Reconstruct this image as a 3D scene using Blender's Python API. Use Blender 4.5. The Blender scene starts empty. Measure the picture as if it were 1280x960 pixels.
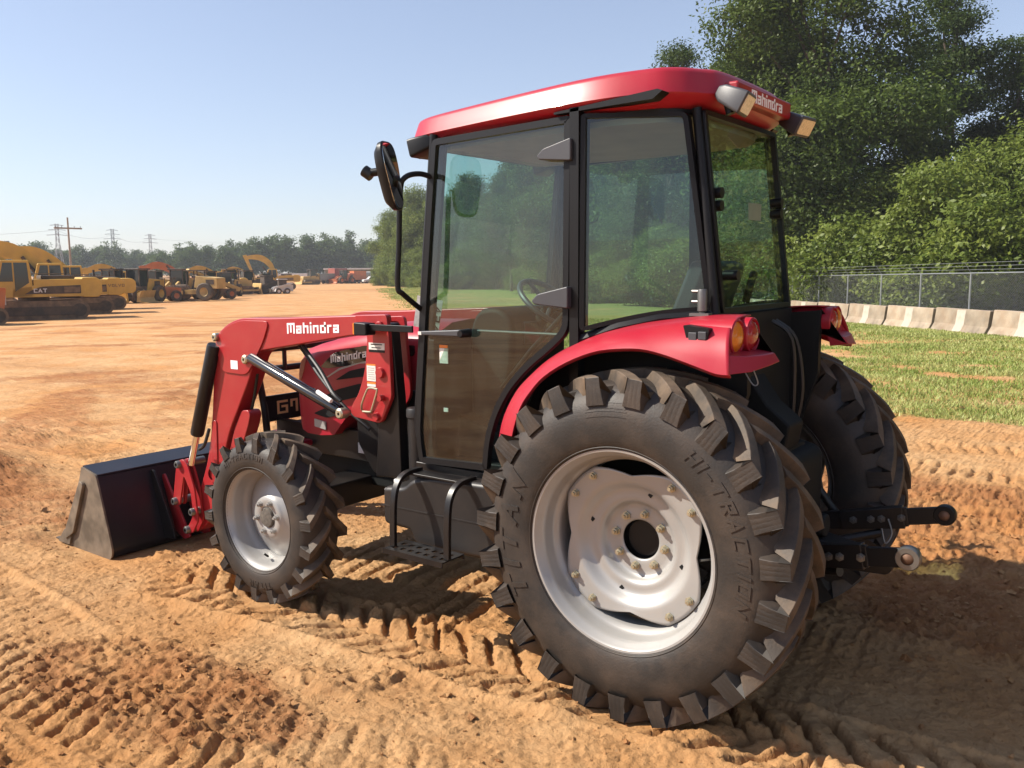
import bpy, bmesh, math, random
import numpy as np
from mathutils import Vector, Matrix

R = math.radians
PI = math.pi
scene = bpy.context.scene
COL = scene.collection

# ------------------------------------------------------------------ camera
CAM = Vector((-1.553, 3.587, 1.729))
YAW, PITCH, ROLL, FPX = -0.93182, -0.13168, -0.0073, 1081.4
_f = Vector((math.cos(PITCH) * math.cos(YAW), math.cos(PITCH) * math.sin(YAW), math.sin(PITCH)))
_r = _f.cross(Vector((0, 0, 1))).normalized()
_u = _r.cross(_f)
_r2 = _r * math.cos(ROLL) + _u * math.sin(ROLL)
_u2 = -_r * math.sin(ROLL) + _u * math.cos(ROLL)
cd = bpy.data.cameras.new('camera')
cam = bpy.data.objects.new('camera', cd)
COL.objects.link(cam)
cam.matrix_world = Matrix(((_r2.x, _u2.x, -_f.x, CAM.x), (_r2.y, _u2.y, -_f.y, CAM.y), (_r2.z, _u2.z, -_f.z, CAM.z), (0, 0, 0, 1)))
cd.sensor_width = 36.0
cd.lens = FPX / 1280 * 36
cd.clip_start = 0.05
cd.clip_end = 3000
scene.camera = cam

# ------------------------------------------------------------------ sky and sun
SUN = Vector((0.90, 0.65, 1.0)).normalized()
w = bpy.data.worlds.new('World')
scene.world = w
w.use_nodes = True
nt = w.node_tree
sky = nt.nodes.new('ShaderNodeTexSky')
sky.sky_type = 'NISHITA'
sky.sun_disc = False
sky.sun_elevation = math.asin(SUN.z)
sky.sun_rotation = math.atan2(SUN.x, SUN.y)
sky.altitude = 100
sky.air_density = 1.0
sky.dust_density = 0.5
sky.ozone_density = 3.0
bg = nt.nodes['Background']
grade = nt.nodes.new('ShaderNodeVectorMath'); grade.operation = 'MULTIPLY'; grade.inputs[1].default_value = (1.03, .985, 1.07)
nt.links.new(sky.outputs[0], grade.inputs[0])
hs = nt.nodes.new('ShaderNodeHueSaturation'); hs.inputs['Saturation'].default_value = .86
nt.links.new(grade.outputs[0], hs.inputs['Color'])
gm0 = nt.nodes.new('ShaderNodeGamma'); gm0.inputs['Gamma'].default_value = .78
nt.links.new(hs.outputs[0], gm0.inputs[0])
nt.links.new(gm0.outputs[0], bg.inputs[0])
bg.inputs[1].default_value = 0.14
sd = bpy.data.lights.new('sun', 'SUN')
sd.energy = 5.0
sd.angle = R(0.5)
sd.color = (1.0, 0.93, 0.82)
so = bpy.data.objects.new('sun', sd)
COL.objects.link(so)
so.rotation_euler = (-SUN).to_track_quat('-Z', 'Y').to_euler()
scene.view_settings.view_transform = 'Standard'
scene.view_settings.look = 'None'
scene.view_settings.exposure = 0.72
scene.view_settings.gamma = 1.0
scene.cycles.max_bounces = 8
scene.cycles.transparent_max_bounces = 24
scene.cycles.volume_bounces = 0
scene.cycles.caustics_reflective = False
scene.cycles.caustics_refractive = False


# ------------------------------------------------------------------ helpers
def H(x, y):
    """large-scale lie of the land: level round the tractor, falling gently away"""
    d = np.hypot(x, y)
    return -1.6 * (1 - np.exp(-np.maximum(0, d - 6) / 60))


def azi(px):
    return YAW + math.atan((640 - px) / FPX)


def at(px, dist):
    """ground point at that bearing and distance from the viewpoint"""
    a = azi(px)
    x, y = CAM.x + dist * math.cos(a), CAM.y + dist * math.sin(a)
    return Vector((x, y, float(H(x, y))))


def tag(o, label=None, cat=None, group=None, kind=None):
    if label: o['label'] = label
    if cat: o['category'] = cat
    if group: o['group'] = group
    if kind: o['kind'] = kind
    return o


def empty(name, loc=(0, 0, 0), rz=0, parent=None):
    o = bpy.data.objects.new(name, None)
    COL.objects.link(o)
    o.location = loc
    o.rotation_euler = (0, 0, rz)
    o.empty_display_size = 0.2
    o.parent = parent
    return o


def add(name, v, f, m, parent=None, sharp=35, bevel=0, seg=2, solid=0, sub=0):
    me = bpy.data.meshes.new(name)
    me.from_pydata([tuple(p) for p in v], [], [tuple(q) for q in f])
    me.validate()
    bm = bmesh.new(); bm.from_mesh(me)
    bmesh.ops.recalc_face_normals(bm, faces=bm.faces)
    bm.to_mesh(me); bm.free()
    if sharp:
        me.shade_smooth()
        me.set_sharp_from_angle(angle=R(sharp))
    me.materials.append(m)
    o = bpy.data.objects.new(name, me)
    COL.objects.link(o)
    o.parent = parent
    if solid:
        s = o.modifiers.new('solid', 'SOLIDIFY'); s.thickness = solid; s.offset = -1
    if bevel:
        b = o.modifiers.new('bevel', 'BEVEL'); b.width = bevel; b.segments = seg; b.limit_method = 'ANGLE'; b.angle_limit = R(40)
        b.harden_normals = True
    if sub:
        s = o.modifiers.new('sub', 'SUBSURF'); s.levels = sub; s.render_levels = sub
    return o


def add_np(name, v, q, m, parent=None, smooth=False, attr=None):
    """big quad mesh from numpy arrays"""
    me = bpy.data.meshes.new(name)
    k = q.shape[1]
    me.vertices.add(len(v)); me.vertices.foreach_set('co', np.ascontiguousarray(v, dtype=np.float32).ravel())
    me.loops.add(q.size); me.loops.foreach_set('vertex_index', np.ascontiguousarray(q, dtype=np.int32).ravel())
    me.polygons.add(len(q)); me.polygons.foreach_set('loop_start', np.arange(0, q.size, k, dtype=np.int32))
    me.polygons.foreach_set('use_smooth', np.full(len(q), smooth))
    me.update(calc_edges=True)
    for n, a in (attr or {}).items():
        at_ = me.attributes.new(n, 'FLOAT', 'POINT' if len(a) == len(v) else 'FACE')
        at_.data.foreach_set('value', np.ascontiguousarray(a, dtype=np.float32))
    me.materials.append(m)
    o = bpy.data.objects.new(name, me)
    COL.objects.link(o); o.parent = parent
    return o


class MB:
    """collects shapes into ONE mesh"""
    def __init__(s): s.v = []; s.f = []
    def put(s, v, f):
        n = len(s.v); s.v += [tuple(p) for p in v]; s.f += [tuple(i + n for i in q) for q in f]; return s
    def box(s, x0, x1, y0, y1, z0, z1, M_=None):
        v = [Vector((x, y, z)) for x in (x0, x1) for y in (y0, y1) for z in (z0, z1)]
        if M_ is not None: v = [M_ @ p for p in v]
        return s.put(v, [(0, 1, 3, 2), (4, 6, 7, 5), (0, 4, 5, 1), (2, 3, 7, 6), (0, 2, 6, 4), (1, 5, 7, 3)])
    def prism(s, pts, y0, y1):
        """outline in (x, z) extruded along y"""
        n = len(pts)
        v = [(x, y0, z) for x, z in pts] + [(x, y1, z) for x, z in pts]
        return s.put(v, [tuple(range(n)), tuple(range(2 * n - 1, n - 1, -1))] + [(i, (i + 1) % n, n + (i + 1) % n, n + i) for i in range(n)])
    def prismz(s, pts, z0, z1):
        n = len(pts)
        v = [(x, y, z0) for x, y in pts] + [(x, y, z1) for x, y in pts]
        return s.put(v, [tuple(range(n)), tuple(range(2 * n - 1, n - 1, -1))] + [(i, (i + 1) % n, n + (i + 1) % n, n + i) for i in range(n)])
    def tube(s, path, r, n=10, cap=True):
        P = [Vector(p) for p in path]
        rs = r if isinstance(r, (list, tuple)) else [r] * len(P)
        base = len(s.v)
        ref = None
        for i, p in enumerate(P):
            t = (P[min(i + 1, len(P) - 1)] - P[max(i - 1, 0)]).normalized()
            if ref is None: ref = t.orthogonal().normalized()
            ref = (ref - t * ref.dot(t)).normalized()
            b = t.cross(ref)
            for k in range(n):
                a = 2 * PI * k / n
                s.v.append(tuple(p + (ref * math.cos(a) + b * math.sin(a)) * rs[i]))
        for i in range(len(P) - 1):
            for k in range(n):
                a, b_ = base + i * n + k, base + i * n + (k + 1) % n
                s.f.append((a, b_, b_ + n, a + n))
        if cap:
            s.f.append(tuple(base + k for k in range(n)))
            s.f.append(tuple(base + (len(P) - 1) * n + k for k in reversed(range(n))))
        return s
    def cyl(s, a, b, r, n=20): return s.tube([a, b], r, n)
    def lathe(s, prof, n=48, c=(0, 0, 0), axis='y', close=False):
        """profile of (radius, offset along axis)"""
        base = len(s.v); m = len(prof)
        for k in range(n):
            a = 2 * PI * k / n; ca, sa = math.cos(a), math.sin(a)
            for r_, h in prof:
                p = (r_ * sa, h, r_ * ca) if axis == 'y' else (h, r_ * sa, r_ * ca) if axis == 'x' else (r_ * ca, r_ * sa, h)
                s.v.append((p[0] + c[0], p[1] + c[1], p[2] + c[2]))
        for k in range(n):
            k2 = (k + 1) % n
            for i in range(m if close else m - 1):
                i2 = (i + 1) % m
                s.f.append((base + k * m + i, base + k2 * m + i, base + k2 * m + i2, base + k * m + i2))
        return s
    def loft(s, rings, closed=True, caps=True):
        base = len(s.v); n = len(rings[0])
        for r_ in rings: s.v += [tuple(p) for p in r_]
        for i in range(len(rings) - 1):
            for k in range(n if closed else n - 1):
                a, b = base + i * n + k, base + i * n + (k + 1) % n
                s.f.append((a, b, b + n, a + n))
        if caps and closed:
            s.f.append(tuple(base + k for k in range(n)))
            s.f.append(tuple(base + (len(rings) - 1) * n + k for k in reversed(range(n))))
        return s
    def done(s, name, m, parent=None, **k): return add(name, s.v, s.f, m, parent, **k)


def smooth_path(pts, n=6):
    P = [Vector(p) for p in pts]
    out = []
    for i in range(len(P) - 1):
        p0, p1, p2, p3 = P[max(i - 1, 0)], P[i], P[i + 1], P[min(i + 2, len(P) - 1)]
        for k in range(n):
            t = k / n
            out.append(0.5 * ((2 * p1) + (p2 - p0) * t + (2 * p0 - 5 * p1 + 4 * p2 - p3) * t * t + (3 * p1 - p0 - 3 * p2 + p3) * t ** 3))
    out.append(P[-1])
    return out


def round_poly(pts, r, n=5):
    """2D polygon with rounded corners"""
    out = []
    m = len(pts)
    for i in range(m):
        p0, p, p1 = Vector(pts[i - 1]), Vector(pts[i]), Vector(pts[(i + 1) % m])
        rr = r[i] if isinstance(r, (list, tuple)) else r
        d0, d1 = (p0 - p), (p1 - p)
        t = min(rr, d0.length * .48, d1.length * .48)
        a, b = p + d0.normalized() * t, p + d1.normalized() * t
        if t < 1e-4: out.append(tuple(p)); continue
        for k in range(n + 1):
            u = k / n
            q = a * (1 - u) ** 2 + p * 2 * u * (1 - u) + b * u * u
            out.append(tuple(q))
    return out


# stroke lettering -----------------------------------------------------------
LET = {
 'M': (.9, [[(0, 0), (0, 1), (.9, 1), (.9, 0)], [(.45, 1), (.45, .12)]]),
 'a': (.55, [[(.02, .68), (.55, .68), (.55, 0)], [(.55, 0), (0, 0), (0, .36), (.55, .36)]]),
 'h': (.55, [[(0, 0), (0, 1)], [(0, .68), (.55, .68), (.55, 0)]]),
 'i': (0, [[(0, 0), (0, .66)], [(0, 1.01), (0, 1.03)]]),
 'n': (.55, [[(0, 0), (0, .68), (.55, .68), (.55, 0)]]),
 'd': (.55, [[(.55, 1), (.55, 0), (0, 0), (0, .68), (.55, .68)]]),
 'r': (.36, [[(0, 0), (0, .68), (.36, .68)]]),
 'T': (.7, [[(0, 1), (.7, 1)], [(.35, 1), (.35, 0)]]), 'I': (0, [[(0, 0), (0, 1)]]),
 'A': (.7, [[(0, 0), (.35, 1), (.7, 0)], [(.14, .35), (.56, .35)]]),
 'N': (.65, [[(0, 0), (0, 1), (.65, 0), (.65, 1)]]), 'H': (.65, [[(0, 0), (0, 1)], [(.65, 0), (.65, 1)], [(0, .5), (.65, .5)]]),
 '-': (.3, [[(0, .5), (.3, .5)]]), 'R': (.6, [[(0, 0), (0, 1), (.6, 1), (.6, .5), (0, .5)], [(.25, .5), (.6, 0)]]),
 'C': (.6, [[(.6, 1), (0, 1), (0, 0), (.6, 0)]]), 'O': (.65, [[(0, 0), (0, 1), (.65, 1), (.65, 0), (0, 0)]]),
 'G': (.8, [[(.8, 1), (0, 1), (0, 0), (.8, 0), (.8, .55), (.4, .55)]]), '7': (.5, [[(0, .5), (0, 1), (.5, 1), (.5, 0)]]),
 'b': (.6, [[(.6, 1), (.6, .7), (.6, 0), (0, 0), (0, .7), (.6, .7)]]), 'V': (.7, [[(0, 1), (.35, 0), (.7, 1)]]),
 'L': (.5, [[(0, 1), (0, 0), (.5, 0)]]), '3': (.55, [[(0, 1), (.55, 1), (.55, 0), (0, 0)], [(.55, .5), (.1, .5)]]),
 '0': (.55, [[(0, 0), (0, 1), (.55, 1), (.55, 0), (0, 0)]]), 'D': (.6, [[(0, 0), (0, 1), (.45, 1), (.6, .8), (.6, .2), (.45, 0), (0, 0)]]),
 '4': (.55, [[(.4, 0), (.4, 1), (0, .35), (.55, .35)]]), '2': (.55, [[(0, 1), (.55, 1), (.55, .5), (0, .5), (0, 0), (.55, 0)]]),
 'S': (.55, [[(.55, 1), (0, 1), (0, .5), (.55, .5), (.55, 0), (0, 0)]]), 'E': (.5, [[(.5, 1), (0, 1), (0, 0), (.5, 0)], [(0, .5), (.45, .5)]]),
 'U': (.6, [[(0, 1), (0, 0), (.6, 0), (.6, 1)]]), 'W': (.9, [[(0, 1), (.22, 0), (.45, .8), (.67, 0), (.9, 1)]]), ' ': (.3, []),
}


def lettering(name, text, fmap, h, m, parent, sw=.2, gap=.28, thick=.0015, slant=0, subdiv=1):
    """ribbons of stroke letters; fmap(u, v, w) -> 3D, w = height above the surface"""
    mb = MB(); x = 0.0; layer = 0
    hw = sw / 2
    for ch in text:
        adv, lines = LET[ch]
        for ln in lines:
            P = [Vector(p) for p in ln]
            if subdiv > 1:
                Q = []
                for i in range(len(P) - 1):
                    for k in range(subdiv): Q.append(P[i].lerp(P[i + 1], k / subdiv))
                P = Q + [P[-1]]
            closed = (P[0] - P[-1]).length < 1e-6
            n = len(P); L, Rr = [], []
            for i in range(n):
                a = P[i - 1] if i > 0 else (P[-2] if closed else None)
                b = P[i + 1] if i < n - 1 else (P[1] if closed else None)
                d0 = (P[i] - a).normalized() if a is not None else None
                d1 = (b - P[i]).normalized() if b is not None else None
                p = P[i].copy()
                if d0 is None: d0 = d1; p = p - d1 * (hw if sw > .15 else hw)
                if d1 is None: d1 = d0; p = p + d0 * hw
                n0, n1 = Vector((-d0.y, d0.x)), Vector((-d1.y, d1.x))
                mm = (n0 + n1)
                mm = mm / max(.35, mm.dot(n0)) if mm.length > 1e-3 else n0
                L.append(p + mm * hw); Rr.append(p - mm * hw)
            t = thick + (layer % 3) * .0003; layer += 1
            v = []
            for q in range(n):
                for pt in (L[q], Rr[q]):
                    for wv in (t, -.002):
                        v.append(fmap((x + hw + pt.x + slant * pt.y) * h, (pt.y + hw) * h / (1 + sw), wv))
            f = []
            for q in range(n - 1):
                a, b = q * 4, q * 4 + 4
                f += [(a, a + 2, b + 2, b), (a, b, b + 1, a + 1), (a + 2, a + 3, b + 3, b + 2)]
            f += [(0, 1, 3, 2), (4 * n - 4, 4 * n - 2, 4 * n - 1, 4 * n - 3)]
            mb.put(v, f)
        x += adv + sw + gap * (1 if ch != ' ' else 1)
    return mb.done(name, m, parent, sharp=30)


def text_width(text, h, sw=.2, gap=.28):
    return (sum(LET[c][0] + sw + gap for c in text) - gap) * h


# ------------------------------------------------------------------ materials
def mat(name, col, rough=.5, metal=0.0, coat=0.0, var=0.0, scale=6.0, bump=0.0, bscale=80.0, dust=0.0, dustcol=(.42, .25, .13), dscale=5.0, spec=.5, rvar=0.0, stretch=None):
    m = bpy.data.materials.new(name); m.use_nodes = True
    n = m.node_tree.nodes; l = m.node_tree.links
    b = n['Principled BSDF']
    b.inputs['Base Color'].default_value = (*col, 1)
    b.inputs['Roughness'].default_value = rough
    b.inputs['Metallic'].default_value = metal
    b.inputs['Coat Weight'].default_value = coat
    b.inputs['Coat Roughness'].default_value = .08
    b.inputs['Specular IOR Level'].default_value = spec
    tc = n.new('ShaderNodeTexCoord')
    src = tc.outputs['Object']
    if stretch:
        mp = n.new('ShaderNodeMapping'); mp.inputs['Scale'].default_value = stretch
        l.new(src, mp.inputs[0]); src = mp.outputs[0]
    out = None
    if var:
        t = n.new('ShaderNodeTexNoise'); t.inputs['Scale'].default_value = scale; t.inputs['Detail'].default_value = 6
        l.new(src, t.inputs['Vector'])
        r_ = n.new('ShaderNodeMapRange'); r_.inputs[1].default_value = .3; r_.inputs[2].default_value = .7; r_.inputs[3].default_value = 1 - var; r_.inputs[4].default_value = 1 + var
        l.new(t.outputs[0], r_.inputs[0])
        mx = n.new('ShaderNodeVectorMath'); mx.operation = 'SCALE'; mx.inputs[0].default_value = col
        l.new(r_.outputs[0], mx.inputs[3]); out = mx.outputs[0]
    if dust:
        t = n.new('ShaderNodeTexNoise'); t.inputs['Scale'].default_value = dscale; t.inputs['Detail'].default_value = 9; t.inputs['Roughness'].default_value = .65
        l.new(src, t.inputs['Vector'])
        r_ = n.new('ShaderNodeMapRange'); r_.inputs[1].default_value = .42; r_.inputs[2].default_value = .72; r_.inputs[3].default_value = dust * .25; r_.inputs[4].default_value = min(1, dust * 1.3)
        l.new(t.outputs[0], r_.inputs[0])
        mx = n.new('ShaderNodeMix'); mx.data_type = 'RGBA'
        mx.inputs[6].default_value = (*col, 1); mx.inputs[7].default_value = (*dustcol, 1)
        if out: l.new(out, mx.inputs[6])
        l.new(r_.outputs[0], mx.inputs[0]); out = mx.outputs[2]
        rr = n.new('ShaderNodeMapRange'); rr.inputs[3].default_value = rough; rr.inputs[4].default_value = .9
        l.new(r_.outputs[0], rr.inputs[0]); l.new(rr.outputs[0], b.inputs['Roughness'])
    elif rvar:
        t = n.new('ShaderNodeTexNoise'); t.inputs['Scale'].default_value = scale * 1.7; t.inputs['Detail'].default_value = 7
        l.new(src, t.inputs['Vector'])
        r_ = n.new('ShaderNodeMapRange'); r_.inputs[1].default_value = .3; r_.inputs[2].default_value = .7; r_.inputs[3].default_value = max(0, rough - rvar); r_.inputs[4].default_value = rough + rvar
        l.new(t.outputs[0], r_.inputs[0]); l.new(r_.outputs[0], b.inputs['Roughness'])
    if out: l.new(out, b.inputs['Base Color'])
    if bump:
        t = n.new('ShaderNodeTexNoise'); t.inputs['Scale'].default_value = bscale; t.inputs['Detail'].default_value = 5
        l.new(src, t.inputs['Vector'])
        bp_ = n.new('ShaderNodeBump'); bp_.inputs['Strength'].default_value = bump; bp_.inputs['Distance'].default_value = .01
        l.new(t.outputs[0], bp_.inputs['Height']); l.new(bp_.outputs[0], b.inputs['Normal'])
    return m


def glass(name, tint, refl=1.0, ior=1.5):
    m = bpy.data.materials.new(name); m.use_nodes = True
    n = m.node_tree.nodes; l = m.node_tree.links
    n.remove(n['Principled BSDF'])
    tr = n.new('ShaderNodeBsdfTransparent'); tr.inputs[0].default_value = (*tint, 1)
    gl = n.new('ShaderNodeBsdfGlossy'); gl.inputs['Roughness'].default_value = 0.0; gl.inputs[0].default_value = (refl, refl, refl, 1)
    lw = n.new('ShaderNodeLayerWeight'); lw.inputs[0].default_value = .5
    pw = n.new('ShaderNodeMath'); pw.operation = 'POWER'; pw.inputs[1].default_value = 5
    l.new(lw.outputs['Facing'], pw.inputs[0])
    f0 = 2 * ((ior - 1) / (ior + 1)) ** 2
    fr = n.new('ShaderNodeMapRange'); fr.inputs[3].default_value = f0; fr.inputs[4].default_value = 1
    l.new(pw.outputs[0], fr.inputs[0])
    mx = n.new('ShaderNodeMixShader')
    l.new(fr.outputs[0], mx.inputs[0]); l.new(tr.outputs[0], mx.inputs[1]); l.new(gl.outputs[0], mx.inputs[2])
    # thin film of yard dust, streaked
    tc = n.new('ShaderNodeTexCoord'); mp = n.new('ShaderNodeMapping'); mp.inputs['Scale'].default_value = (3.5, 3.5, .9)
    l.new(tc.outputs['Object'], mp.inputs[0])
    nz = n.new('ShaderNodeTexNoise'); nz.inputs['Scale'].default_value = 2.2; nz.inputs['Detail'].default_value = 9; nz.inputs['Roughness'].default_value = .68
    l.new(mp.outputs[0], nz.inputs['Vector'])
    dr = n.new('ShaderNodeMapRange'); dr.inputs[1].default_value = .42; dr.inputs[2].default_value = .75; dr.inputs[3].default_value = .004; dr.inputs[4].default_value = .04
    l.new(nz.outputs[0], dr.inputs[0])
    df = n.new('ShaderNodeBsdfDiffuse'); df.inputs[0].default_value = (.48, .40, .31, 1)
    m2 = n.new('ShaderNodeMixShader'); l.new(dr.outputs[0], m2.inputs[0]); l.new(mx.outputs[0], m2.inputs[1]); l.new(df.outputs[0], m2.inputs[2])
    l.new(m2.outputs[0], n['Material Output'].inputs[0])
    return m


MT = dict(
 red=mat('red_paint', (.36, .007, .026), .36, coat=.10, var=.06, scale=3, spec=.4, dust=.07, dustcol=(.45, .2, .12), dscale=4),
 loader_red=mat('loader_red_paint', (.34, .010, .018), .36, coat=.1, var=.06, scale=4, dust=.09, dustcol=(.45, .22, .12), dscale=5),
 black=mat('black_paint', (.007, .007, .008), .36, var=.2, dust=.025, dscale=7, spec=.35),
 bucket=mat('bucket_paint', (.006, .007, .012), .34, var=.25, scale=5, dust=.03, dscale=3),
 bucket_lit_worn=mat('bucket_lit_worn_steel', (.115, .095, .072), .48, metal=.25, var=.3, scale=9, dust=.45, dustcol=(.30, .22, .15), dscale=9, bump=.06),  # sunlit tan of the side plates put into the colour, dust on top
 trim=mat('black_trim', (.006, .006, .007), .42, var=.15, spec=.3),
 plastic=mat('black_plastic', (.010, .010, .011), .46, var=.12, scale=10, bump=.05, bscale=300, dust=.035, dscale=5),
 grey_plastic=mat('grey_plastic', (.052, .053, .060), .45, var=.1, bump=.05, bscale=400),
 tyre=mat('tyre_rubber', (.012, .0115, .011), .55, var=.3, scale=9, dust=.21, dustcol=(.19, .12, .075), dscale=6, bump=.12, bscale=120),
 lug=mat('tyre_lug_rubber', (.020, .018, .016), .6, var=.25, scale=14, dust=.46, dustcol=(.27, .18, .11), dscale=5, bump=.15, bscale=140),
 rim=mat('silver_rim_paint', (.37, .365, .355), .36, metal=.3, var=.06, scale=5, dust=.14, dustcol=(.40, .30, .2), dscale=6),
 zinc=mat('zinc_bolt', (.50, .46, .34), .38, metal=.75, var=.1),
 chrome=mat('chrome_rod', (.8, .8, .8), .12, metal=1),
 glossblack=mat('gloss_black', (.01, .01, .012), .16, coat=.6),
 dark=mat('dark_interior', (.008, .009, .009), .65, var=.2, spec=.25),
 console=mat('console_grey', (.05, .055, .055), .6, var=.1),
 seat=mat('seat_vinyl', (.035, .037, .04), .55, var=.15, bump=.1, bscale=200),
 liner=mat('headliner', (.38, .36, .31), .8, var=.08),
 white=mat('white_vinyl', (.86, .86, .86), .5, var=.05),
 label=mat('label_white', (.72, .70, .66), .55, var=.14, scale=60, dust=.08),
 orange=mat('label_orange', (.75, .22, .03), .5),
 gold=mat('gold_lettering', (.85, .50, .22), .5),
 amber=mat('amber_lens', (.70, .20, .012), .22, coat=.5, var=.12, scale=60),
 redlens=mat('red_lens', (.36, .012, .02), .2, coat=.6, var=.15, scale=60),
 lamp=mat('lamp_glass', (.80, .64, .38), .25, coat=.6, var=.25, scale=90, stretch=(1, 3, 1)),
 mirror=mat('mirror_glass', (.8, .82, .82), .01, metal=1),
 steel=mat('bare_steel', (.20, .195, .185), .42, metal=.8, var=.15),
 rust=mat('rusty_steel', (.16, .085, .05), .6, metal=.3, var=.3, scale=20),
 hose=mat('rubber_hose', (.012, .012, .012), .5),
 yellow=mat('machine_yellow', (.62, .37, .06), .45, var=.16, scale=1.2, dust=.25, dustcol=(.36, .22, .11), dscale=.9),
 tan=mat('machine_tan', (.55, .36, .11), .55, var=.2, scale=1.2, dust=.35, dscale=1.1),
 moran=mat('machine_orange', (.52, .13, .035), .5, var=.2, scale=1.2, dust=.3, dscale=1.0),
 mblack=mat('machine_black', (.022, .021, .02), .6, var=.3, scale=2, dust=.22, dscale=1.5),
 mwhite=mat('machine_white', (.66, .65, .64), .5, var=.1, scale=1, dust=.2, dscale=1.5),
 mred=mat('machine_red', (.30, .06, .05), .5, var=.15, dust=.2, dscale=1),
 mgreen=mat('machine_teal', (.16, .25, .19), .5, var=.2, dust=.2, dscale=1),
 trackmat=mat('track_steel', (.085, .062, .042), .65, var=.3, scale=3, dust=.45, dscale=1.5),
 mglass=mat('machine_glass', (.02, .028, .03), .06, coat=.4),
 mtyre=mat('machine_tyre', (.02, .019, .018), .7, dust=.3, dscale=2),
 concrete=mat('concrete', (.31, .255, .19), .85, var=.35, scale=2.2, dust=.5, dustcol=(.24, .145, .08), dscale=1.6, bump=.3, bscale=30),
 galv=mat('galvanised_steel', (.33, .34, .34), .42, metal=.6, var=.1),
 wood=mat('weathered_wood', (.30, .22, .16), .85, var=.2, scale=3),
 pylon=mat('lattice_steel', (.34, .35, .36), .6, metal=.3),
 bark=mat('bark', (.10, .075, .055), .9, var=.3, scale=4, bump=.5, bscale=12),
 glass_cab=glass('tinted_cab_glass', (.60, .78, .72), 1.0, 1.46),
 glass_rear=glass('rear_cab_glass', (.64, .80, .72), 1.0, 1.5),
)


# ------------------------------------------------------------------ noise
def _hash(ix, iy, seed):
    h = (ix.astype(np.int64) * 374761393 + iy.astype(np.int64) * 668265263 + seed * 1442695041) & 0xFFFFFFFF
    h = ((h ^ (h >> 13)) * 1274126177) & 0xFFFFFFFF
    return ((h ^ (h >> 16)) & 0xFFFF).astype(np.float32) / 65535.0


def vnoise(x, y, seed=0):
    ix, iy = np.floor(x), np.floor(y)
    fx, fy = (x - ix).astype(np.float32), (y - iy).astype(np.float32)
    fx = fx * fx * fx * (fx * (fx * 6 - 15) + 10); fy = fy * fy * fy * (fy * (fy * 6 - 15) + 10)
    a, b = _hash(ix, iy, seed), _hash(ix + 1, iy, seed)
    c, d = _hash(ix, iy + 1, seed), _hash(ix + 1, iy + 1, seed)
    return (a * (1 - fx) + b * fx) * (1 - fy) + (c * (1 - fx) + d * fx) * fy


def fbm(x, y, seed=0, o=4, g=.5):
    s = 0; a = 1; t = 0
    for i in range(o):
        s = s + a * vnoise(x * 2 ** i + 17.3 * i, y * 2 ** i - 9.1 * i, seed + i * 7); t += a; a *= g
    return s / t


def sstep(a, b, x):
    t = np.clip((x - a) / (b - a), 0, 1)
    return t * t * (3 - 2 * t)


# grass edge (x along, y of the edge) and fence line
GE = np.array([(-60, 25.), (-8, -4.2), (-2.5, -6.6), (.6, -5.9), (2.5, -6.6), (6, -9.2), (12, -14), (87, -85), (250, -240), (600, -560)])
FENCE = [(-14.0, -11.5), (-6.0, -19.6), (2.0, -27.7), (7.4, -33.2), (13.0, -39.4), (25.0, -52.0), (47.0, -76.0), (80.0, -113.0), (118.0, -152.0)]


def grass_mask(x, y):
    e = np.interp(x, GE[:, 0], GE[:, 1])
    dd = (e - y) * .72
    n = fbm(x * .35, y * .35, 41, 4) - .5
    n2 = fbm(x * 1.7, y * 1.7, 43, 4) - .5
    g = sstep(-.6, 2.2, dd + n * 3.0 + n2 * 2.0)
    # bare strips running along the edge
    u = (x * .70 - y * .71); v = (x * .71 + y * .70)
    bare = sstep(.50, .74, fbm(v * .16 + 3, u * .42, 47, 4)) * (1 - sstep(9, 18, dd))
    far = sstep(3, 30, dd)
    return np.clip(g * (1 - .6 * bare) * (.55 + .45 * far) * sstep(.18, .5, fbm(x * .9, y * .9, 49, 3) + .25 * far + .1), 0, 1)


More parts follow.
